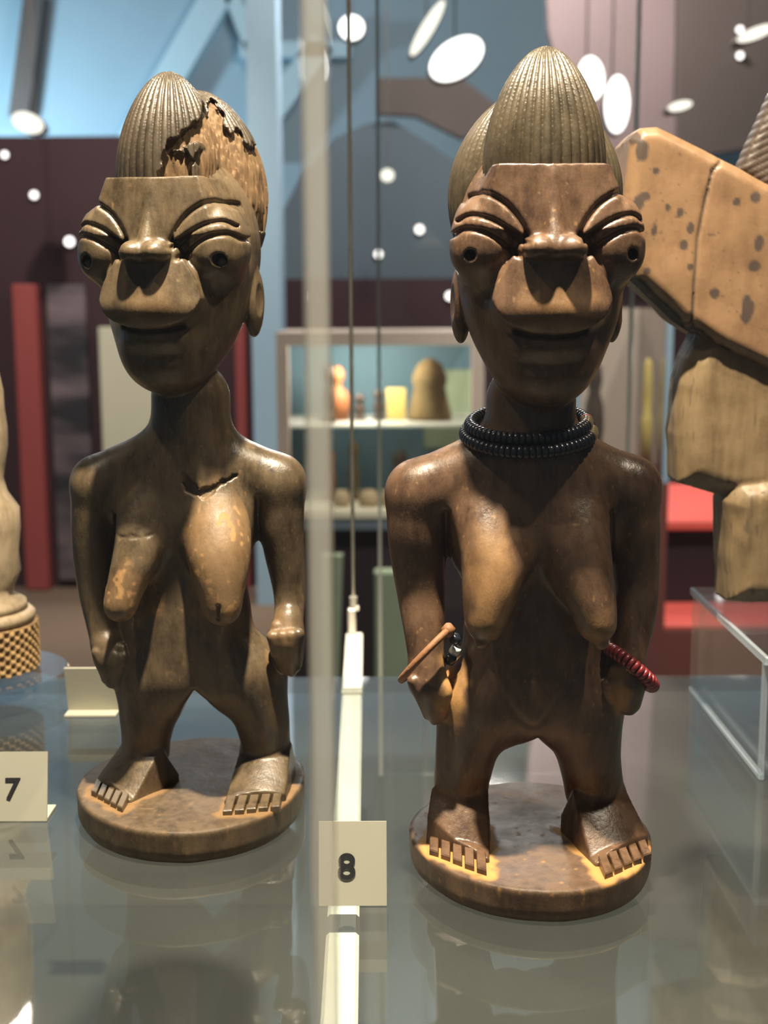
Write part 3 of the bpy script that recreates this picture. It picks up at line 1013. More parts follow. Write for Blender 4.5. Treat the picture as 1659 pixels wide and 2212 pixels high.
M['carpet'] = plain('brown_carpet', srgb(128, 108, 92), 0.95, var=0.15, scale=120, spec=0.1, bump=0.3)
M['blue_wall'] = plain('pale_blue_plaster', srgb(158, 182, 196), 0.8, var=0.05, scale=3)
M['ceiling'] = plain('blue_grey_ceiling', srgb(120, 140, 152), 0.9, var=0.08, scale=2)
M['maroon'] = plain('dark_maroon_paint', srgb(62, 36, 42), 0.7, var=0.12, scale=4)
M['slate'] = plain('slate_grey_paint', srgb(92, 106, 116), 0.75, var=0.10, scale=3)
M['beam'] = plain('pale_blue_beam_paint', srgb(190, 218, 230), 0.7, var=0.05)
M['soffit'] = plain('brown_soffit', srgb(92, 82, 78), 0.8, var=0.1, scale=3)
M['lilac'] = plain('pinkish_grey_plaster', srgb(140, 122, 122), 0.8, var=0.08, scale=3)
M['pier'] = plain('blue_grey_pier', srgb(150, 178, 198), 0.7, var=0.05)

structure('floor', MB().box((-6, -3, -0.1), (6, 10, 0)), M['carpet'])
structure('ceiling', MB().box((-6, -3, 4.3), (6, 10, 4.4)), M['ceiling'])
structure('wall_back', MB().box((-6, 9.5, 0), (6, 9.6, 4.3)), M['blue_wall'])
structure('wall_left', MB().box((-6.1, -3, 0), (-6, 9.6, 4.3)), M['blue_wall'])
structure('wall_right', MB().box((6, -3, 0), (6.1, 9.6, 4.3)), M['slate'])
# dark partition on the left, with the opening wall strip right of it
p0, p1 = at(-260, 291, 6.0), at(536, 291, 6.0)
structure('wall_partition_left', MB().box((p0.x, 6.0, 0), (p1.x, 6.12, p0.z)), M['maroon'])
q0, q1 = at(537, 300, 5.6), at(602, 300, 5.6)
structure('trim_1', MB().box((q0.x, 5.6, 0), (q1.x, 5.85, 4.3)), M['pier'], 'pale blue-grey square pier')
# centre: slate vault front over a dark band
v = MB().prism([(at(x, y, 7.4).x, at(x, y, 7.4).z) for x, y in ((604, 602), (604, 470), (650, 380), (720, 300), (790, 268), (850, 262), (930, 310), (1000, 362), (1100, 400), (1360, 420), (1360, 602))], 7.4, 7.55)
structure('wall_partition_centre', v, M['slate'])
c0, c1 = at(604, 602, 7.35), at(1700, 602, 7.35)
structure('wall_partition_band', MB().box((c0.x, 7.35, 0), (c1.x, 7.5, c0.z)), M['maroon'])
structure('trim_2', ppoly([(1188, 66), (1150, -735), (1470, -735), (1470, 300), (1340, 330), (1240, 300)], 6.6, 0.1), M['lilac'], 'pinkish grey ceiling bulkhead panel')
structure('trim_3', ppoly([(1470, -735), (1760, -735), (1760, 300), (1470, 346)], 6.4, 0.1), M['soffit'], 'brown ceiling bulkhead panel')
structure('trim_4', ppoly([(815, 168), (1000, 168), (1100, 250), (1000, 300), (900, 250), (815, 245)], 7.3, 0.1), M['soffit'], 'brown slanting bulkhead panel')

# beams across the pale blue end wall
for (ax_, ay_, bx_, by_, w_) in ((480, -30, 262, 345, 30), (700, 90, 520, 330, 26), (500, -20, 566, 150, 16), (520, 105, 760, 105, 16), (75, -20, 40, 250, 20)):
    a, b = at(ax_, ay_, 9.3), at(bx_, by_, 9.3)
    d = (b - a); n_ = Vector((-d.z, 0, d.x)).normalized() * (w_ * 9.3 / FPX)
    structure('trim_5', MB().prism([((a + n_).x, (a + n_).z), ((b + n_).x, (b + n_).z), ((b - n_).x, (b - n_).z), ((a - n_).x, (a - n_).z)], 9.3, 9.5),
              M['beam'] if ax_ != 75 else M['soffit'], 'slanting beam on the pale blue end wall')

# ------------------------------------------------------------------ the glass case itself
M['shelf'] = clear('smoky_shelf_glass', (0.93, 0.95, 0.94), 1.52, 0.03, 0.03, (0.34, 0.36, 0.34), 9)
M['pane'] = clear('case_glass', (0.985, 0.99, 0.985), 1.35, 0.01, 0.006, (0.7, 0.7, 0.7), 0)
M['acrylic'] = clear('clear_acrylic', (0.965, 0.975, 0.98), 1.40, 0.04, 0.008, (0.8, 0.85, 0.9), 0)
M['acrylic_edge'] = clear('bright_acrylic_edge', (0.9, 0.93, 0.95), 1.5, 0.12, 0.20, (0.80, 0.90, 1.0), 0)
M['edge'] = clear('milky_glass_edge', (0.90, 0.90, 0.87), 1.45, 0.2, 0.30, (0.75, 0.73, 0.66), 0, True)
M['line_edge'] = clear('bright_glass_edge', (0.9, 0.93, 0.92), 1.45, 0.2, 0.45, (0.75, 0.76, 0.72), 0)
M['white'] = plain('white_enamel', (0.86, 0.86, 0.80), 0.45, var=0.02)
M['steel'] = plain('brushed_steel', (0.85, 0.80, 0.70), 0.4, 0.7, 0.1, 80)
M['deck'] = plain('dark_grey_deck', srgb(62, 63, 58), 0.8, var=0.15, scale=6)
M['card'] = plain('pale_grey_card', srgb(172, 170, 154), 0.6, var=0.03)
M['ink'] = plain('black_ink', (0.012, 0.012, 0.014), 0.6, var=0.05)

tag(MB().box((-0.75, 0.30, ZS - 0.010), (0.75, 0.7335, ZS), 0.001).build('glass_shelf', M['shelf']),
    'smoky clear glass shelf that carries both carved figures', 'shelf')
tag(MB().box((-0.80, 0.25, 0.0), (0.80, 1.34, ZS - 0.18), 0.004).build('case_plinth', M['deck']),
    'dark grey plinth seen through the glass shelf', 'plinth')

# white bracket bar under the shelf, with the fitting and the steel cable that carry its far end
br = empty('shelf_bracket', (-0.0178, 0.58, ZS - 0.010))
tag(br, 'white metal bar running under the glass shelf between the figures', 'bracket')
bang = math.atan2(0.0062, 0.49)
br.rotation_euler = (0, 0, bang)
MB().box((-0.0060, -0.275, -0.015), (0.0060, 0.297, -0.0004), 0.0012).build('bar', M['white'], br)
MB().box((-0.0062, 0.150, -0.0005), (0.0062, 0.158, 0.0016), 0.0004).build('glass_clip', M['card'], br)
ft = MB().box((-0.0045, 0.288, -0.002), (0.0015, 0.296, 0.018), 0.001).build('cable_fitting', M['steel'], br)
MB().tube([(-0.0005, 0.2915, 0.018), (-0.0005, 0.2915, 0.026)], 0.0026, 12).build('ferrule', M['steel'], ft)
MB().tube([(0.0010, 0.2865, 0.019), (0.0034, 0.2865, 0.019)], 0.0019, 10).build('set_screw', M['steel'], ft)
e = Vector((-0.0178, 0.58, 0)) + Matrix.Rotation(bang, 3, 'Z') @ Vector((-0.0005, 0.2915, 0))
tag(MB().tube([(e.x, e.y, ZS + 0.0125), (e.x, e.y, 4.3)], 0.0013, 8).build('steel_cable', M['steel'], smooth=True),
    'thin steel cable rising between the figures from the white bar', 'cable')

# far pane of the case: its two polished edges show as thin upright lines
ya = 1.05
xa, xb = at(818, 600, ya).x, at(1366, 600, ya).x
bp_ = empty('back_glass', (0, ya, ZS - 0.179)); tag(bp_, 'clear glass pane standing behind the necklaced figure', 'glass pane')
zl = 4.3 - (ZS - 0.179)
MB().box((xa + 0.0016, -0.003, 0.0), (xb - 0.0016, 0.003, zl)).build('sheet', M['pane'], bp_)
for xx in (xa, xb):
    MB().box((xx - 0.0016, -0.003, 0.0), (xx + 0.0016, 0.003, zl)).build('polished_edge', M['line_edge'], bp_)

# near panes between the viewer and the shelf, meeting in a milky upright joint
yn = 0.235
xj = at(690, 1100, yn).x
for (x0_, x1_, lab) in ((xj + 0.0024, 0.62, 'front glass pane of the case before the necklaced figure'), (-0.62, xj - 0.0024, 'front glass pane of the case before the chipped figure')):
    tag(MB().box((x0_, yn - 0.003, ZS - 0.35), (x1_, yn + 0.003, ZS + 0.95)).build('front_glass', M['pane']), lab, 'glass pane')
tag(MB().box((xj - 0.0022, yn - 0.0034, ZS - 0.35), (xj + 0.0022, yn + 0.0034, ZS + 0.95), 0.0006).build('glass_joint', M['edge']),
    'blurred milky upright joint between the two front glass panes', 'glass joint')

# ------------------------------------------------------------------ number cards
DG = bpy.context.evaluated_depsgraph_get


def digit_mesh(ch, height):
    cu = bpy.data.curves.new('digit', 'FONT')
    cu.body = ch; cu.size = 1.0; cu.extrude = 0.01; cu.offset = 0.015
    cu.align_x = 'CENTER'
    o = bpy.data.objects.new('digit', cu); COL.objects.link(o)
    bpy.context.view_layer.update()
    me = bpy.data.meshes.new_from_object(o.evaluated_get(DG()))
    bpy.data.objects.remove(o)
    co = np.empty(len(me.vertices) * 3, F32); me.vertices.foreach_get('co', co); co = co.reshape(-1, 3)
    h = co[:, 1].max() - co[:, 1].min()
    co[:, 1] -= (co[:, 1].max() + co[:, 1].min()) / 2
    co[:, 0] -= (co[:, 0].max() + co[:, 0].min()) / 2
    co *= height / h
    co[:, 0] *= 1.06
    co[:, 2] = np.sign(co[:, 2]) * 0.00012
    me.vertices.foreach_set('co', co.ravel())
    me.update()
    me.materials.clear()
    return me


def number_card(loc, w, h, lean, label, ch=None, dig=0.0098, rz=0.0, foot=0.014):
    r = empty('number_card', loc, rz); tag(r, label, 'number card', 'number cards on the glass shelf')
    t = 0.0009
    s_, c_ = math.sin(lean), math.cos(lean)
    prof = [(0, 0), (h * s_, h * c_), (h * s_ + t, h * c_ - t * 0.3), (t * 1.2, t), (foot, t), (foot, 0)]
    n = len(prof)
    vs = [(-w / 2, y, z) for y, z in prof] + [(w / 2, y, z) for y, z in prof]
    fs = [tuple(range(n)), tuple(range(2 * n - 1, n - 1, -1))] + [(i, i + n, (i + 1) % n + n, (i + 1) % n) for i in range(n)]
    MB().add(vs, fs).build('plate', M['card'], r)
    if ch:
        d = link('numeral', digit_mesh(ch, dig), M['ink'], r, (-0.0022, h * 0.47 * s_ - 0.0003, h * 0.47 * c_))
        d.rotation_euler = (math.radians(90) - lean, 0, 0)
        d['label'] = 'bold black numeral ' + ch
    return r


a, b = at(683, 1960, 0.4395), at(830, 1960, 0.4395)
number_card(((a.x + b.x) / 2, 0.4395, ZS + 0.0004), b.x - a.x, 0.0300, 0.25, 'pale card with black number 8 before the white bar', '8', 0.0094)
b = at(99, 1772, 0.5185)
number_card((b.x - 0.0245 / 2 - 0.0005, 0.5185, ZS + 0.0004), 0.0245, 0.0290, 0.22, 'pale card with black number 7 beside the chipped figure', '7', 0.0092, foot=0.016)
a = at(145, 1540, 0.668)
number_card((a.x + 0.0136, 0.668, ZS + 0.0004), 0.0272, 0.0262, 0.20, 'blank back of a pale card standing behind the chipped figure', None, rz=math.pi, foot=0.010)

# ------------------------------------------------------------------ beads and cords on the necklaced figure
m = R.m


def off(p): return Vector((R.x0 + p[0] / 1000, R.y0 + p[1] / 1000, ZS + p[2] / 1000))


M['bead_dark'] = plain('dark_blue_glass_bead', (0.012, 0.015, 0.024), 0.25, 0, 0.3, 500, spec=0.6)
M['bead_red'] = plain('dark_red_bead', (0.20, 0.018, 0.022), 0.35, 0, 0.3, 500, spec=0.6)
M['bead_coral'] = plain('coral_bead', (0.42, 0.10, 0.055), 0.35, 0, 0.2, 500)
M['bead_clear'] = plain('pale_amber_bead', (0.22, 0.17, 0.10), 0.12, 0, 0.4, 500, spec=0.9)
M['bead_white'] = plain('white_bead', (0.75, 0.78, 0.74), 0.2, 0, 0.05, 500, spec=0.8)
M['cord'] = plain('tan_leather_cord', (0.27, 0.125, 0.055), 0.6, 0, 0.3, 300, bump=0.4)


def bead_mesh(name, r, l, hole=0.35):
    return MB().lathe([(r * hole, -l * .5), (r * 0.88, -l * .5), (r, -l * .25), (r, l * .25), (r * 0.88, l * .5), (r * hole, l * .5)], 14).mesh(name)


def string_beads(root, pts, mesh, mat, every, special=None):
    """beads threaded along a closed loop of points (world); one object per bead"""
    P = [Vector(p) for p in pts]
    n = len(P)
    seg = [(P[(i + 1) % n] - P[i]).length for i in range(n)]
    tot = sum(seg)
    k = int(tot / every)
    meshes = {}
    for j in range(k):
        s_ = tot * j / k
        i = 0
        while s_ > seg[i]:
            s_ -= seg[i]; i += 1
        t = s_ / seg[i]
        p = P[i].lerp(P[(i + 1) % n], t)
        d = (P[(i + 1) % n] - P[i]).normalized()
        mt = special(j / k) if special else None
        key = mt.name if mt else mat.name
        if key not in meshes:
            mm_ = mesh.copy(); mm_.materials.clear(); mm_.materials.append(mt or mat)
            mm_.polygons.foreach_set('use_smooth', np.ones(len(mm_.polygons), bool))
            meshes[key] = mm_
        o = bpy.data.objects.new('bead', meshes[key]); COL.objects.link(o)
        o.parent = root
        o.location = p - root.location
        o.rotation_euler = d.to_track_quat('Z', 'Y').to_euler()


cN = m(1140, 932, 2)
nk = empty('bead_necklace', off((cN[0], cN[1], cN[2])))
tag(nk, 'double strand of dark blue beads round the neck of a figure', 'necklace')
for k_, (rr, dz, dr) in enumerate(((22.0, -0.4, 5.0), (20.2, 2.9, 3.8))):
    pts = []
    for i in range(72):
        t = 2 * math.pi * i / 72
        fx, fy = math.cos(t), -math.sin(t)               # fy < 0 is the front
        pts.append(off((cN[0] + rr * 1.05 * fx, cN[1] + rr * 1.02 * fy, cN[2] + dz + dr * fy + 0.9 * fx)))
    sp = (lambda u: M['bead_coral'] if (u < 0.006 or 0.985 < u) else (M['bead_clear'] if u < 0.05 else None)) if k_ == 1 else \
         (lambda u: M['bead_clear'] if 0.012 < u < 0.06 else None)
    string_beads(nk, pts, bead_mesh('bead', 0.00245, 0.0020), M['bead_dark'], 0.00205, sp)
    MB().tube([Vector(p) - nk.location for p in pts], 0.0006, 6, closed=True).build('thread', M['cord'], nk)

# tan cord knotted round one wrist
u0, u1 = Vector(m(866, 1468, 10)), Vector(m(968, 1360, 12))
cc = (u0 + u1) / 2; uu = (u1 - u0) / 2; vv = Vector((-3.0, -10.5, 1.0))
cb = empty('cord_bracelet', off(cc)); tag(cb, 'tan knotted cord round the wrist of the necklaced figure', 'bracelet')
pts = [mm(uu * math.cos(t * math.pi / 24) + vv * math.sin(t * math.pi / 24)) for t in range(48)]
MB().tube(pts, 0.00135, 8, closed=True).build('cord', M['cord'], cb, smooth=True)
kp = mm(uu * 0.99 + vv * 0.14)
MB().lathe([(0.0008, -0.0026), (0.0024, -0.0012), (0.0026, 0.0008), (0.0010, 0.0026)], 10).build('knot', M['cord'], cb, kp, True)
bm_ = bead_mesh('bead', 0.0021, 0.0032)
for nm, mt, pp in (('bead', M['bead_dark'], uu * 0.72 + vv * -0.30 + Vector((4, 0, -1.5))), ('bead', M['bead_white'], uu * 0.60 + vv * -0.20 + Vector((5, 0, -4.6))), ('bead', M['bead_dark'], uu * 0.50 + vv * -0.1 + Vector((4.5, 0, -6.8)))):
    me = bm_.copy(); me.materials.append(mt)
    o = link(nm, me, None, cb, mm(pp), True); o.rotation_euler = (0.3, 0.5, 0)

# red beads round the other wrist
u0, u1 = Vector(m(1308, 1402, 10)), Vector(m(1402, 1484, 10))
cc = (u0 + u1) / 2; uu = (u1 - u0) / 2; vv = Vector((1.5, -11.0, 2.0))
rb = empty('bead_bracelet', off(cc)); tag(rb, 'dark red bead string round the wrist of the necklaced figure', 'bracelet')
pts = [off(cc + uu * math.cos(t * math.pi / 24) + vv * math.sin(t * math.pi / 24)) for t in range(48)]
string_beads(rb, pts, bead_mesh('bead', 0.00255, 0.0018), M['bead_red'], 0.0019)
MB().tube([p - rb.location for p in pts], 0.0006, 6, closed=True).build('thread', M['cord'], rb)

# ------------------------------------------------------------------ big spotted carving at the frame's edge, on an acrylic riser
rz_h = 0.0590
ac = empty('acrylic_riser', (0.245, 0.632, ZS)); tag(ac, 'clear acrylic riser block under the large spotted carving', 'riser')
MB().box((-0.075, -0.069, 0.0), (-0.071, 0.069, rz_h - 0.004), 0.0006).build('side_panel', M['acrylic'], ac)
MB().box((0.071, -0.069, 0.0), (0.075, 0.069, rz_h - 0.004), 0.0006).build('side_panel', M['acrylic'], ac)
MB().box((-0.0752, -0.072, rz_h - 0.004), (0.0752, 0.072, rz_h), 0.0006).build('top_panel', M['acrylic'], ac)
MB().box((-0.071, -0.069, 0.0), (0.071, -0.066, rz_h - 0.004), 0.0004).build('front_panel', M['acrylic'], ac)

for lo_, hi_ in (((-0.0754, -0.069, 0.0002), (-0.0726, 0.069, 0.0028)), ((-0.0758, -0.0724, rz_h - 0.0042), (-0.0736, 0.072, rz_h - 0.0002)),
                 ((-0.0756, -0.0696, 0.0002), (-0.0730, -0.0664, rz_h - 0.0044)), ((-0.0756, -0.0728, rz_h - 0.0040), (0.0752, -0.0706, rz_h - 0.0004))):
    MB().box(lo_, hi_, 0.0004).build('polished_edge', M['acrylic_edge'], ac)
C_ = Fig(0.262, 0.632)
mc = C_.m
M['tan_wood'] = carved_wood('tan_worn_wood', (0.140, 0.080, 0.042), (0.245, 0.146, 0.078), (0.024, 0.016, 0.015), rough=0.34, grain=(60, 60, 14))
M['tan_dull'] = carved_wood('dull_yellow_brown_wood', (0.100, 0.066, 0.032), (0.20, 0.138, 0.072), (0.05, 0.03, 0.02), rough=0.5, grain=(150, 150, 14))
M['horn'] = carved_wood('grey_brown_grooved_wood', (0.035, 0.025, 0.019), (0.08, 0.058, 0.044), (0.3, 0.2, 0.1), rough=0.5)
cr = empty('carved_mask', (C_.x0, C_.y0, ZS)); tag(cr, 'large tan carved wooden mask with dark spots on acrylic riser', 'carved mask')
xz = lambda pts, f: [mc(px, py, f)[::2] for px, py in pts]
P_head = xz([(1362, 302), (1385, 278), (1422, 276), (1540, 336), (1659, 398), (1800, 470), (1800, 880), (1659, 802), (1560, 752), (1470, 694), (1374, 602), (1350, 520), (1347, 430)], 18)
crack = [mc(px, py, 22)[::2] for px, py in ((1560, 352), (1540, 372), (1524, 440), (1508, 520), (1500, 620), (1496, 720))]


def c_head(p):
    x, y, z = p
    f = -y
    e = poly_sd(x, z, P_head)
    d = smax(smax(e, f - 22, 3.0), -f - 26, 3.0)
    d = smax(d, (e + f - 18.0) * 0.707, 1.5)
    d = d + 1.2 * np.exp(-(line_d(x, z, crack) / 0.7) ** 2) * (f > 0)
    return d + (noise3(x, y, z, 14, 61) - 0.5) * 1.0


low_edge = [mc(px, py, 18)[::2] for px, py in ((1365, 600), (1420, 655), (1470, 700), (1560, 762), (1659, 812), (1800, 890))]
spots = [(mc(px, py, 22)[::2], r, st) for px, py, r, st in ((1388, 326, 3.0, 1.6), (1377, 298, 2.4, 1.5), (1419, 372, 1.6, 1), (1444, 451, 1.3, 1.3), (1492, 580, 1.6, 1), (1478, 532, 2.0, 1.2), (1414, 500, 1.3, 1.9),
         (1592, 439, 1.8, 1.1), (1634, 430, 2.6, 1), (1640, 530, 2.2, 1.9), (1628, 580, 3.0, 1.0), (1545, 637, 2.6, 1), (1614, 672, 3.0, 2.2), (1392, 428, 3.6, 0.6), (1380, 440, 3.0, 1.2), (1398, 588, 1.6, 1), (1493, 496, 1.6, 1.6), (1470, 462, 1.5, 1.5))]


def c_wear(x, y, z):
    n1 = noise3(x, y, z, 3.0, 71); n2 = noise3(x, y, z, 1.2, 72)
    w = np.zeros(x.shape)
    for (sx, sz), r, st in spots:
        w = np.maximum(w, 0.85 * sstep(1.15, 0.8, np.sqrt(((x - sx) / r) ** 2 + ((z - sz) / (r * st)) ** 2) + (n1 - 0.5) * 0.5))
    w = np.maximum(w, sstep(3.2, 1.4, line_d(x, z, low_edge) + (n1 - 0.5) * 2.5))
    w = np.maximum(w, sstep(0.88, 0.95, n2) * 0.6)
    return np.maximum(w, 0.8 * np.exp(-(line_d(x, z, crack) / 0.6) ** 2)) * (y < 5)


link('muzzle', mesh_sdf('muzzle', c_head, (mc(1330, 500, 18)[0] - 4, -26, mc(1600, 900, 18)[2] - 6), (mc(1800, 500, 18)[0] - 4, 30, mc(1500, 260, 18)[2] + 5), 0.9, wear=c_wear), M['tan_wood'], cr)
P_b1 = xz([(1462, 832), (1478, 775), (1512, 705), (1560, 690), (1800, 700), (1800, 1090), (1560, 1075), (1456, 1044), (1452, 940)], 4)
P_b2 = xz([(1550, 1080), (1580, 1036), (1660, 1020), (1800, 1040), (1800, 1300), (1556, 1296)], 4)
zb = rz_h * 1000


def c_body(p):
    x, y, z = p
    f = -y
    a = smax(smax(poly_sd(x, z, P_b1), np.abs(f + 4) - 20, 8), poly_sd(x, z, P_b1) * 0.7 + (np.abs(f + 4) - 12) * 0.7, 3)
    b = smax(smax(poly_sd(x, z, P_b2), np.abs(f - 1) - 20, 9), poly_sd(x, z, P_b2) * 0.7 + (np.abs(f - 1) - 12) * 0.7, 3)
    d = smin(a, b, 1.2)
    d = np.maximum(d, zb - z)
    return d + (noise3(x, y, z, 10, 81) - 0.5) * 1.0 + (noise3(x * 2.0, y * 2.0, z * 0.2, 3, 82) - 0.5) * 0.6


def cb_wear(x, y, z):
    return sstep(0.78, 0.9, noise3(x * 1.6, y * 1.6, z * 0.25, 2.2, 91)) * 0.6


link('body', mesh_sdf('body', c_body, (mc(1430, 1000, 4)[0] - 4, -26, zb - 2), (mc(1800, 1000, 4)[0] - 4, 30, mc(1500, 680, 4)[2] + 5), 1.0, wear=cb_wear), M['tan_dull'], cr)
P_hn = xz([(1592, 372), (1612, 322), (1640, 262), (1668, 200), (1720, 150), (1790, 150), (1790, 500), (1650, 420)], -12)


def c_horn(p):
    x, y, z = p
    e = poly_sd(x, z, P_hn)
    d = smax(e, np.abs(y - 14) - 9, 5)
    return d + 0.5 * np.exp(-((((x * 0.42 - z * 0.9) / 3.2) % 1.0 - 0.5) / 0.16) ** 2)


link('horn', mesh_sdf('horn', c_horn, (mc(1580, 300, -12)[0] - 4, -2, mc(1600, 520, -12)[2]), (mc(1790, 300, -12)[0] - 4, 30, mc(1600, 140, -12)[2] + 4), 0.9, wear=lambda x, y, z: 0 * x), M['horn'], cr)

# ------------------------------------------------------------------ cut-off figure on a woven drum at the other edge
axp = at(-64, 1100, 0.70)
scl = 0.70 / CP / FPX
dk = empty('acrylic_disc', (axp.x, 0.70, ZS)); tag(dk, 'clear round acrylic disc under the woven drum base', 'stand')
MB().lathe([(0.0475, 0.0), (0.0485, 0.001), (0.0485, 0.013), (0.0475, 0.014)], 64).build('disc', M['acrylic'], dk)
MB().lathe([(0.030, 0.014), (0.030, 0.0162)], 48).build('raised_rim', M['acrylic'], dk)
M['weave'] = carved_wood('woven_tan_fibre', (0.10, 0.06, 0.028), (0.30, 0.19, 0.085), (0.06, 0.04, 0.025), rough=0.8, spec=0.2)
M['pale_wood'] = carved_wood('pale_weathered_wood', (0.17, 0.125, 0.075), (0.34, 0.26, 0.165), (0.10, 0.06, 0.03), rough=0.6)
fg = empty('carved_drum_figure', (axp.x, 0.70, ZS + 0.0163)); tag(fg, 'pale carved standing figure on a cross-woven drum at the picture edge', 'carved figure')
zz_ = lambda py: at(-64, py, 0.70).z - ZS - 0.0163
rr_ = lambda px: (px + 64) * scl
n_ = 220
rows = []
zt, zbm = zz_(1340), 0.0
H_ = 90
vs, fs = [], []
for i in range(H_ + 1):
    z = zbm + (zt - zbm) * i / H_
    for k in range(n_):
        a_ = 2 * math.pi * k / n_
        r_ = rr_(62) + 0.0007 * math.sin(a_ * 30 + z * 1250) + 0.0007 * math.sin(a_ * 30 - z * 1250)
        vs.append((r_ * math.cos(a_), r_ * math.sin(a_), z))
fs = [(i * n_ + k, i * n_ + (k + 1) % n_, (i + 1) * n_ + (k + 1) % n_, (i + 1) * n_ + k) for i in range(H_) for k in range(n_)]
fs += [tuple(range(n_ - 1, -1, -1)), tuple(H_ * n_ + k for k in range(n_))]
MB().add(vs, fs).build('woven_drum', M['weave'], fg, smooth=True)
MB().lathe([(rr_(40), zt), (rr_(58), zt + 0.001), (rr_(60), zt + 0.005), (rr_(50), zz_(1312))], 48).build('rim_band', M['pale_wood'], fg, smooth=True)
prof = [(1312, 48), (1296, 42), (1280, 20), (1262, 22), (1230, 34), (1190, 36), (1140, 40), (1095, 37), (1060, 18), (1030, 8), (1000, 12), (960, 24), (920, 22), (880, 16), (840, 20), (800, 10), (770, 2), (740, -14), (715, -40), (708, -60)]
MB().lathe([(rr_(px) * (0.97 + 0.03 * math.sin(i * 2.1)), zz_(py)) for i, (py, px) in enumerate(prof)], 40).build('standing_body', M['pale_wood'], fg, smooth=True)

# ------------------------------------------------------------------ room behind: panels and cases
M['red_paint'] = plain('brick_red_paint', srgb(160, 74, 72), 0.6, var=0.08, scale=4)
M['bright_red'] = plain('coral_red_top', srgb(224, 98, 88), 0.5, var=0.05, scale=4)
M['dark_red'] = plain('dark_red_board', srgb(116, 66, 60), 0.65, var=0.1, scale=4)
M['black'] = plain('dark_void_panel', srgb(40, 30, 36), 0.5, var=0.2, scale=4)
M['cream'] = plain('cream_board', srgb(214, 208, 186), 0.7, var=0.04, scale=6)
M['frame'] = plain('pale_pinkish_frame', srgb(196, 180, 168), 0.6, var=0.05)
M['case_back'] = plain('slate_blue_backing', srgb(92, 122, 140), 0.8, var=0.1, scale=5)
M['green_card'] = plain('pale_green_board', srgb(150, 166, 140), 0.7, var=0.06)
M['yellow_card'] = plain('yellow_card', srgb(214, 190, 112), 0.7, var=0.08)
M['olive'] = plain('olive_brown_fibre', srgb(112, 94, 62), 0.9, var=0.3, scale=40)
M['orange_wood'] = plain('orange_brown_wood', srgb(150, 92, 54), 0.6, var=0.2, scale=30)
M['umber'] = plain('umber_wood', srgb(66, 52, 44), 0.6, var=0.2, scale=30)
M['stone'] = plain('pale_stone', srgb(172, 152, 122), 0.7, var=0.15, scale=30)
M['strip'] = glow('warm_case_strip', (1.0, 0.88, 0.55), 2.2)
M['lamp'] = glow('white_lamp_and_glare_glow', (1.0, 0.98, 0.95), 3.0)  # also the glow of ovals that imitate glare in the glass
M['lamp_soft'] = glow('soft_lamp_and_glare_glow', (1.0, 0.95, 0.82), 1.5)  # shared by dim lamps and imitated glass glare
M['pin'] = glow('pin_reflection_glow', (1.0, 0.93, 0.90), 3.0)  # glow that imitates small reflections in the glass


def panel_graphic(name):
    m_, nt, N, L, b = nodes_of(name)
    tc = N.new('ShaderNodeTexCoord')
    mp = N.new('ShaderNodeMapping'); mp.inputs['Scale'].default_value = (1.5, 1, 4.5)
    L.new(tc.outputs['Object'], mp.inputs['Vector'])
    no = N.new('ShaderNodeTexNoise'); no.inputs['Scale'].default_value = 1.3; no.inputs['Detail'].default_value = 2
    L.new(mp.outputs[0], no.inputs['Vector'])
    cr_ = N.new('ShaderNodeValToRGB')
    el = cr_.color_ramp.elements
    el[0].position = 0.38; el[0].color = srgb(38, 36, 42) + (1,)
    el[1].position = 0.66; el[1].color = srgb(128, 112, 118) + (1,)
    L.new(no.outputs['Fac'], cr_.inputs[0]); L.new(cr_.outputs[0], b.inputs['Base Color'])
    b.inputs['Roughness'].default_value = 0.6
    return m_


M['graphic'] = panel_graphic('grey_printed_picture')
# red post and wall panels on the left
z0 = at(60, 610, 5.9); a, b = at(40, 1000, 5.9), at(92, 1000, 5.9)
tag(MB().box((a.x, 5.90, 0), (b.x, 5.998, z0.z), 0.01).build('red_post', M['red_paint']), 'tall brick red post against the dark partition', 'post')
a, b = at(100, 612, 5.96), at(206, 1250, 5.96)
tag(MB().box((a.x, 5.95, b.z), (b.x, 5.998, a.z), 0.004).build('picture_panel', M['graphic']), 'tall grey printed picture panel beside the red post', 'panel')
a, b = at(208, 704, 5.9), at(420, 1180, 5.9)
tag(MB().box((a.x, 5.93, b.z), (b.x, 5.998, a.z), 0.004).build('text_panel', M['cream']), 'cream information panel behind the chipped figure', 'panel')
a, b = at(505, 640, 5.9), at(533, 1100, 5.9)
tag(MB().box((a.x, 5.90, 0), (b.x, 5.998, a.z), 0.004).build('red_strip', M['red_paint']), 'narrow brick red strip beside the pale pier', 'strip')


def lathe_prop(name, pcx, Y, ptop, pbot, prof, mat, label, cat, group=None, n=24):
    """turned prop: prof = (half width in pixels, fraction of height)"""
    c = at(pcx, pbot, Y); t = at(pcx, ptop, Y)
    H = t.z - c.z; sc = Y / FPX
    o = MB().lathe([(max(1e-4, r * sc), f * H) for r, f in prof], n).build(name, mat, smooth=True)
    o.location = (c.x, Y, c.z)
    tag(o, label, cat, group)
    return o


# glazed display case in the middle distance
Yc = 3.4
a, b = at(600, 1104, Yc), at(1046, 722, Yc)
X0, X1, Zb, Zt, Dp = a.x, b.x, a.z, b.z, 0.42
dc = empty('display_case', ((X0 + X1) / 2, Yc, 0)); tag(dc, 'pale framed glass display case of small objects in the room', 'display case')
ox = -(X0 + X1) / 2


def cpart(name, lo, hi, mat, ch=0.0, par=dc):
    return MB().box((lo[0] + ox, lo[1], lo[2]), (hi[0] + ox, hi[1], hi[2]), ch).build(name, mat, par)


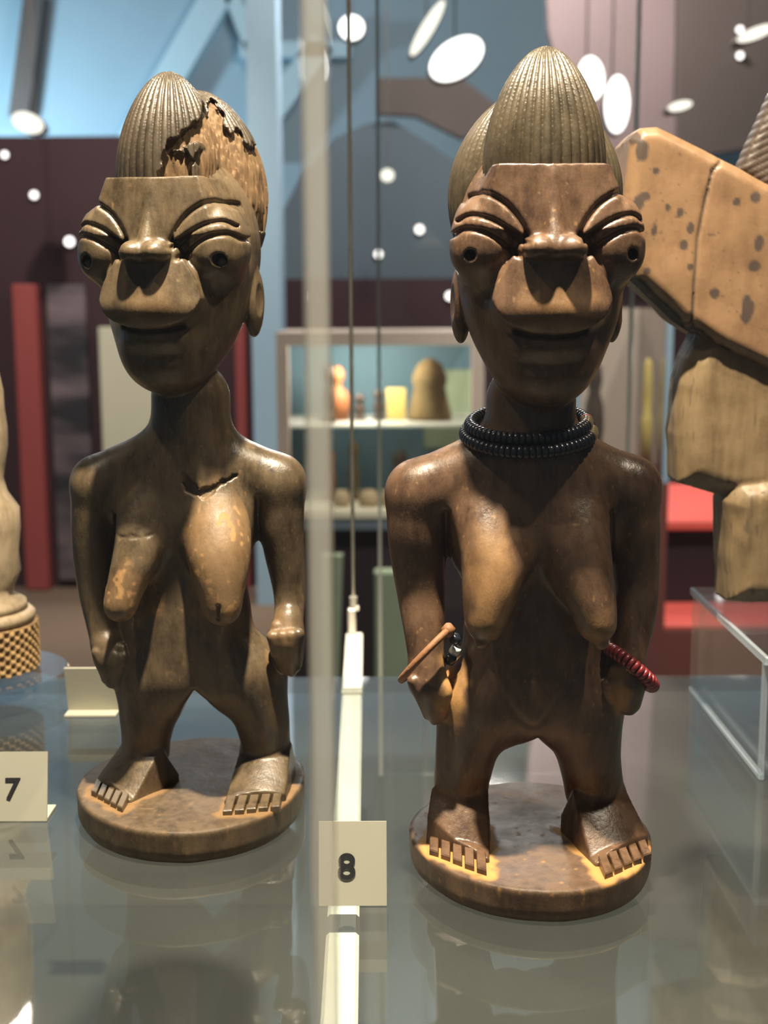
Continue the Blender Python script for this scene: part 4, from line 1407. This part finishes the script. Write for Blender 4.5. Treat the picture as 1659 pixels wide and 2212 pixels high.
px_ = Yc / FPX
cpart('base_cabinet', (X0 + 0.03, 0.03, 0), (X1 - 0.03, Dp, Zb - 0.05), M['black'])
cpart('base_board', (X0, 0, Zb - 0.05), (X1, Dp, Zb - 0.018), M['slate'])
cpart('front_lip', (X0, -0.004, Zb - 0.018), (X1, Dp, Zb), M['cream'])
cpart('back_panel', (X0, Dp - 0.02, Zb), (X1, Dp, Zt), M['case_back'])
cpart('corner_post', (X0, 0, Zb), (X0 + 26 * px_, 0.03, Zt), M['frame'])
cpart('corner_post', (X1 - 26 * px_, 0, Zb), (X1, 0.03, Zt), M['frame'])
cpart('top_rail', (X0, 0, Zt), (X1, Dp, Zt + 0.006), M['frame'])
cpart('top_rail', (X0 + 26 * px_, 0, Zt - 24 * px_), (X1 - 26 * px_, 0.03, Zt), M['frame'])
cpart('side_glass', (X0, 0.03, Zb), (X0 + 0.006, Dp - 0.02, Zt), M['pane'])
cpart('front_pane', (X0 + 26 * px_, 0.010, Zb), (X1 - 26 * px_, 0.014, Zt - 24 * px_), M['pane'])
zs1 = at(800, 914, Yc + 0.10).z
cpart('glass_shelf', (X0 + 0.008, 0.05, zs1 - 0.006), (X1 - 0.008, Dp - 0.045, zs1), M['line_edge'])
for lx0, lx1 in ((752, 800), (834, 872), (980, 1010)):
    cpart('light_strip', (at(lx0, 746, Yc + 0.1).x, 0.08, Zt - 0.024), (at(lx1, 746, Yc + 0.1).x, 0.12, Zt - 0.001), M['strip'])
light('display_case_lamp', 'POINT', ((X0 + X1) / 2 - 0.05, Yc + 0.12, Zt - 0.06), 6.0, (1.0, 0.93, 0.75), 0.03)
Yo = Yc + 0.2
zsp = 914  # shelf line in the picture
sh_y = lambda: zs1
FIGP = [(14, 0), (15, .10), (9, .14), (11, .30), (13, .45), (8, .62), (7, .68), (11, .76), (12, .86), (8, .96), (1, 1.0)]


def on_level(o, z): o.location.z = z + 0.0008; return o


on_level(lathe_prop('raffia_headdress', 927, Yo, 768, 900, [(48, 0), (47, .08), (40, .30), (33, .55), (38, .60), (36, .72), (26, .90), (10, .99), (1, 1)], M['olive'], 'olive brown domed fibre headdress in the display case', 'headdress'), zs1)
on_level(lathe_prop('wooden_bust', 728, Yo, 790, 905, [(26, 0), (27, .3), (24, .5), (10, .62), (9, .68), (15, .78), (15, .9), (6, 1)], M['orange_wood'], 'orange brown wooden bust on the display case shelf', 'bust'), zs1)
on_level(lathe_prop('dark_figurine', 708, Yo - 0.08, 780, 905, FIGP, M['umber'], 'dark figurine before the orange bust in the case', 'figurine'), zs1)
on_level(lathe_prop('dark_figurine', 776, Yo, 850, 905, FIGP, M['umber'], 'small dark figurine between bust and yellow card in the case', 'figurine'), zs1)
on_level(lathe_prop('dark_figurine', 818, Yo, 840, 905, FIGP, M['umber'], 'small dark figurine touching the yellow card in the case', 'figurine'), zs1)
a, b = at(834, 905, Yo), at(876, 838, Yo)
tag(MB().box((a.x, Yo, zs1 + 0.0008), (b.x, Yo + 0.012, zs1 + b.z - a.z + 0.0008), 0.001).build('yellow_card', M['yellow_card']), 'yellow upright card on the display case shelf', 'card')
a, b = at(915, 968, Yc + 0.385), at(1046, 800, Yc + 0.385)
tag(MB().box((a.x, Yc + 0.385, a.z), (b.x, Yc + 0.398, b.z), 0.001).build('caption_board', M['green_card']), 'pale green caption board fixed inside the display case', 'board')
for pcx, tp, mt, lab in ((763, 940, M['olive'], 'olive brown figurine on the floor of the display case'), (862, 962, M['umber'], 'dark figurine on the floor of the display case near the shoulder'), (712, 960, M['orange_wood'], 'reddish figurine on the floor of the display case near the post')):
    on_level(lathe_prop('floor_figurine', pcx, Yo, tp, 1068, FIGP if mt is not M['umber'] else [(16, 0), (17, .1), (12, .2), (18, .5), (14, .7), (17, .85), (9, 1)], mt, lab, 'figurine'), Zb)
for i, (pcx, w_, lab) in enumerate(((735, 22, 'pale stone near the post on the display case floor'), (795, 24, 'pale stone in the middle of the display case floor'), (835, 18, 'pale stone nearest the carved shoulder on the display case floor'))):
    on_level(lathe_prop('pale_stone', pcx, Yc + 0.09, 1040, 1075, [(w_ * .8, 0), (w_, .3), (w_ * .85, .7), (w_ * .4, .97), (1, 1)], M['stone'], lab, 'stone'), Zb)
# leaning boards below the case front
a, b = at(690, 1340, 3.1), at(735, 1200, 3.1)
tag(MB().prism([(at(692, 1200, 3.1).x, at(692, 1200, 3.1).z), (at(738, 1200, 3.1).x, at(738, 1200, 3.1).z), (at(712, 1345, 3.1).x, 0), (at(688, 1345, 3.1).x, 0)], 3.1, 3.13).build('leaning_board', M['green_card']),
    'pale board standing before the dark case cabinet', 'board')
a, b = at(806, 1445, 2.9), at(905, 1236, 2.9)
tag(MB().box((a.x, 2.9, 0), (b.x, 2.95, b.z), 0.004).build('standing_board', M['green_card']), 'pale greenish board standing behind the necklaced figure\'s arm', 'board')

# second glass case, right of the necklaced figure's head
Yd = 3.0
a, b = at(1236, 1046, Yd), at(1456, 668, Yd)
d2 = empty('glass_showcase', ((a.x + b.x) / 2, Yd, 0)); tag(d2, 'tall clear glass showcase behind the necklaced figure\'s face', 'showcase')
ox2 = -(a.x + b.x) / 2
for nm, lo, hi, mt in (('plinth', (a.x, 0, 0), (b.x, 0.4, a.z), M['dark_red']), ('back_panel', (a.x, 0.38, a.z), (b.x, 0.4, b.z), M['frame']), ('top_panel', (a.x, 0, b.z), (b.x, 0.4, b.z + 0.012), M['pane']),
                       ('corner_post', (b.x - 0.014, 0, a.z), (b.x, 0.014, b.z), M['pier']), ('corner_post', (a.x, 0, a.z), (a.x + 0.014, 0.014, b.z), M['pier']), ('front_pane', (a.x + 0.014, 0.004, a.z), (b.x - 0.014, 0.008, b.z), M['pane']),
                       ('side_pane', (b.x - 0.006, 0.016, a.z), (b.x, 0.38, b.z), M['pane'])):
    MB().box((lo[0] + ox2, lo[1], lo[2]), (hi[0] + ox2, hi[1], hi[2])).build(nm, mt, d2)
on_level(lathe_prop('tall_dark_figurine', 1278, Yd + 0.2, 800, 1040, [(24, 0), (25, .08), (16, .14), (22, .4), (20, .6), (12, .72), (17, .82), (15, .94), (2, 1)], M['umber'], 'tall dark figurine inside the clear showcase', 'figurine'), a.z)
on_level(lathe_prop('yellow_staff', 1392, Yd + 0.15, 790, 1040, [(12, 0), (12, .5), (9, .52), (11, .7), (8, .96), (2, 1)], M['yellow_card'], 'slim yellow staff head inside the clear showcase', 'staff'), a.z)

# red display table
tb = empty('red_display_table', (at(1560, 1128, 3.4).x, 3.4, 0)); tag(tb, 'red topped display table with dark glazed front', 'table')
hw = 0.36
xl = at(1396, 1128, 3.4).x - tb.location.x
MB().box((xl, 0, 0.715), (xl + 2 * hw, 0.72, 0.742), 0.004).build('table_top', M['bright_red'], tb)
MB().box((xl + 0.02, 0.03, 0.50), (xl + 2 * hw - 0.02, 0.70, 0.715)).build('glazed_front', M['black'], tb)
MB().box((xl, -0.22, 0.0), (xl + 2 * hw + 0.05, 0.72, 0.50), 0.004).build('plinth', M['dark_red'], tb)
MB().box((xl, -0.22, 0.50), (xl + 2 * hw + 0.05, 0.72, 0.512), 0.002).build('ledge', M['bright_red'], tb)

# ------------------------------------------------------------------ lamps in view, with glowing ovals and dots standing in for glass reflections
def spotlight(px, py, Y, w, h, tilt, mat, label, stem=True):  # glowing oval; most are added in place of reflections in the glass
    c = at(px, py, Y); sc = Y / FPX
    r = empty('lamp_and_glare_oval', c); tag(r, label, 'spotlight', 'ceiling spotlights')
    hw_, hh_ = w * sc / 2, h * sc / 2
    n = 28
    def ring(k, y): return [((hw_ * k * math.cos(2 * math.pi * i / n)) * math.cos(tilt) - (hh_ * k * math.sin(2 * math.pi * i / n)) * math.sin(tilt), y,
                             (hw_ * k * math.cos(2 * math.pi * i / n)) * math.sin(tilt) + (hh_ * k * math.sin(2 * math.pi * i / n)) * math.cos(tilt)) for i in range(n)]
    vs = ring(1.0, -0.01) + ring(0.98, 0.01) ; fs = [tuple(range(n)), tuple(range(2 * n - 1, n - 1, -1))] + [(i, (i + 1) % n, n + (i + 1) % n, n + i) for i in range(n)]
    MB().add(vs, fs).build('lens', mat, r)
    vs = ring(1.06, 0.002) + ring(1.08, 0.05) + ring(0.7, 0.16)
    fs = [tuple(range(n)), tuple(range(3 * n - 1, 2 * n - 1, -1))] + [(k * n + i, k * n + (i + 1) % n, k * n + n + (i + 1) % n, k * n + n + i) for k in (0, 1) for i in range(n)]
    MB().add(vs, fs).build('housing', M['soffit'], r)  # housing and stem are added to the glare ovals as well
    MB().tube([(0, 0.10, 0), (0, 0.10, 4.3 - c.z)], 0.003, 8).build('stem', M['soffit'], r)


spotlight(988, 128, 4.4, 122, 74, math.radians(32), M['lamp'], 'large glowing oval imitating glass glare left of the tall grooved hair')
spotlight(926, 62, 4.6, 128, 26, math.radians(58), M['lamp_soft'], 'slim slanting streak imitating glass glare above the large oval')
spotlight(1278, 172, 4.4, 54, 88, 0.1, M['lamp'], 'bright oval imitating glass glare right of the tall grooved hair tip')
spotlight(1334, 228, 4.3, 50, 116, 0.0, M['lamp'], 'tall bright oval imitating glass glare nearest the spotted mask')
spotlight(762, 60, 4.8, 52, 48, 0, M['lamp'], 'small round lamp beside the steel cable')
spotlight(838, 379, 6.4, 28, 26, 0, M['lamp_soft'], 'small dim oval imitating a glass reflection in front of the slate vault')
spotlight(1634, 76, 4.6, 80, 22, math.radians(20), M['lamp_soft'], 'slim oval imitating glass glare above the grooved horn')
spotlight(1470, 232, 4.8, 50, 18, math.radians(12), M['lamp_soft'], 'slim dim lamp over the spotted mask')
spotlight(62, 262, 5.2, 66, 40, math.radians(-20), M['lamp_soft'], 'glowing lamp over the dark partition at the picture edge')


def pin_reflection(px, py, Y, r, label):  # glowing dot added in place of a small reflection in the glass
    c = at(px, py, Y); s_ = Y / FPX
    o = empty('pin_reflection', (c.x, Y, c.z)); tag(o, label, 'light', 'pin reflections')
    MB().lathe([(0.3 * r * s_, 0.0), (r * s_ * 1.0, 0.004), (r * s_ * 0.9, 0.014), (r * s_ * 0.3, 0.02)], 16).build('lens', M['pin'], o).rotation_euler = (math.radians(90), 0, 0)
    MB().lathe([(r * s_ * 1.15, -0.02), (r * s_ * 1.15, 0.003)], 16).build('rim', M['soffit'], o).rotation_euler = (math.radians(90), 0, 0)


for px, py, Y, r, lab in ((12, 331, 5.98, 7, 'topmost glowing reflection dot on the dark partition'), (75, 418, 5.98, 8, 'middle glowing reflection dot of the three on the dark partition'), (151, 519, 5.98, 10, 'lowest pin light beside the chipped figure\'s face'),
                          (818, 549, 7.38, 8, 'bright glowing reflection dot left of the necklaced figure'), (907, 496, 7.38, 9, 'dim glowing reflection dot on the slate vault above another'), (972, 640, 7.33, 9, 'glowing reflection dot on the dark band beside the ear'),
                          (1600, 68, 6.38, 7, 'upper glowing reflection dot on the brown bulkhead'), (1600, 124, 6.38, 7, 'lower glowing reflection dot on the brown bulkhead')):
    pin_reflection(px, py, Y, r, lab)
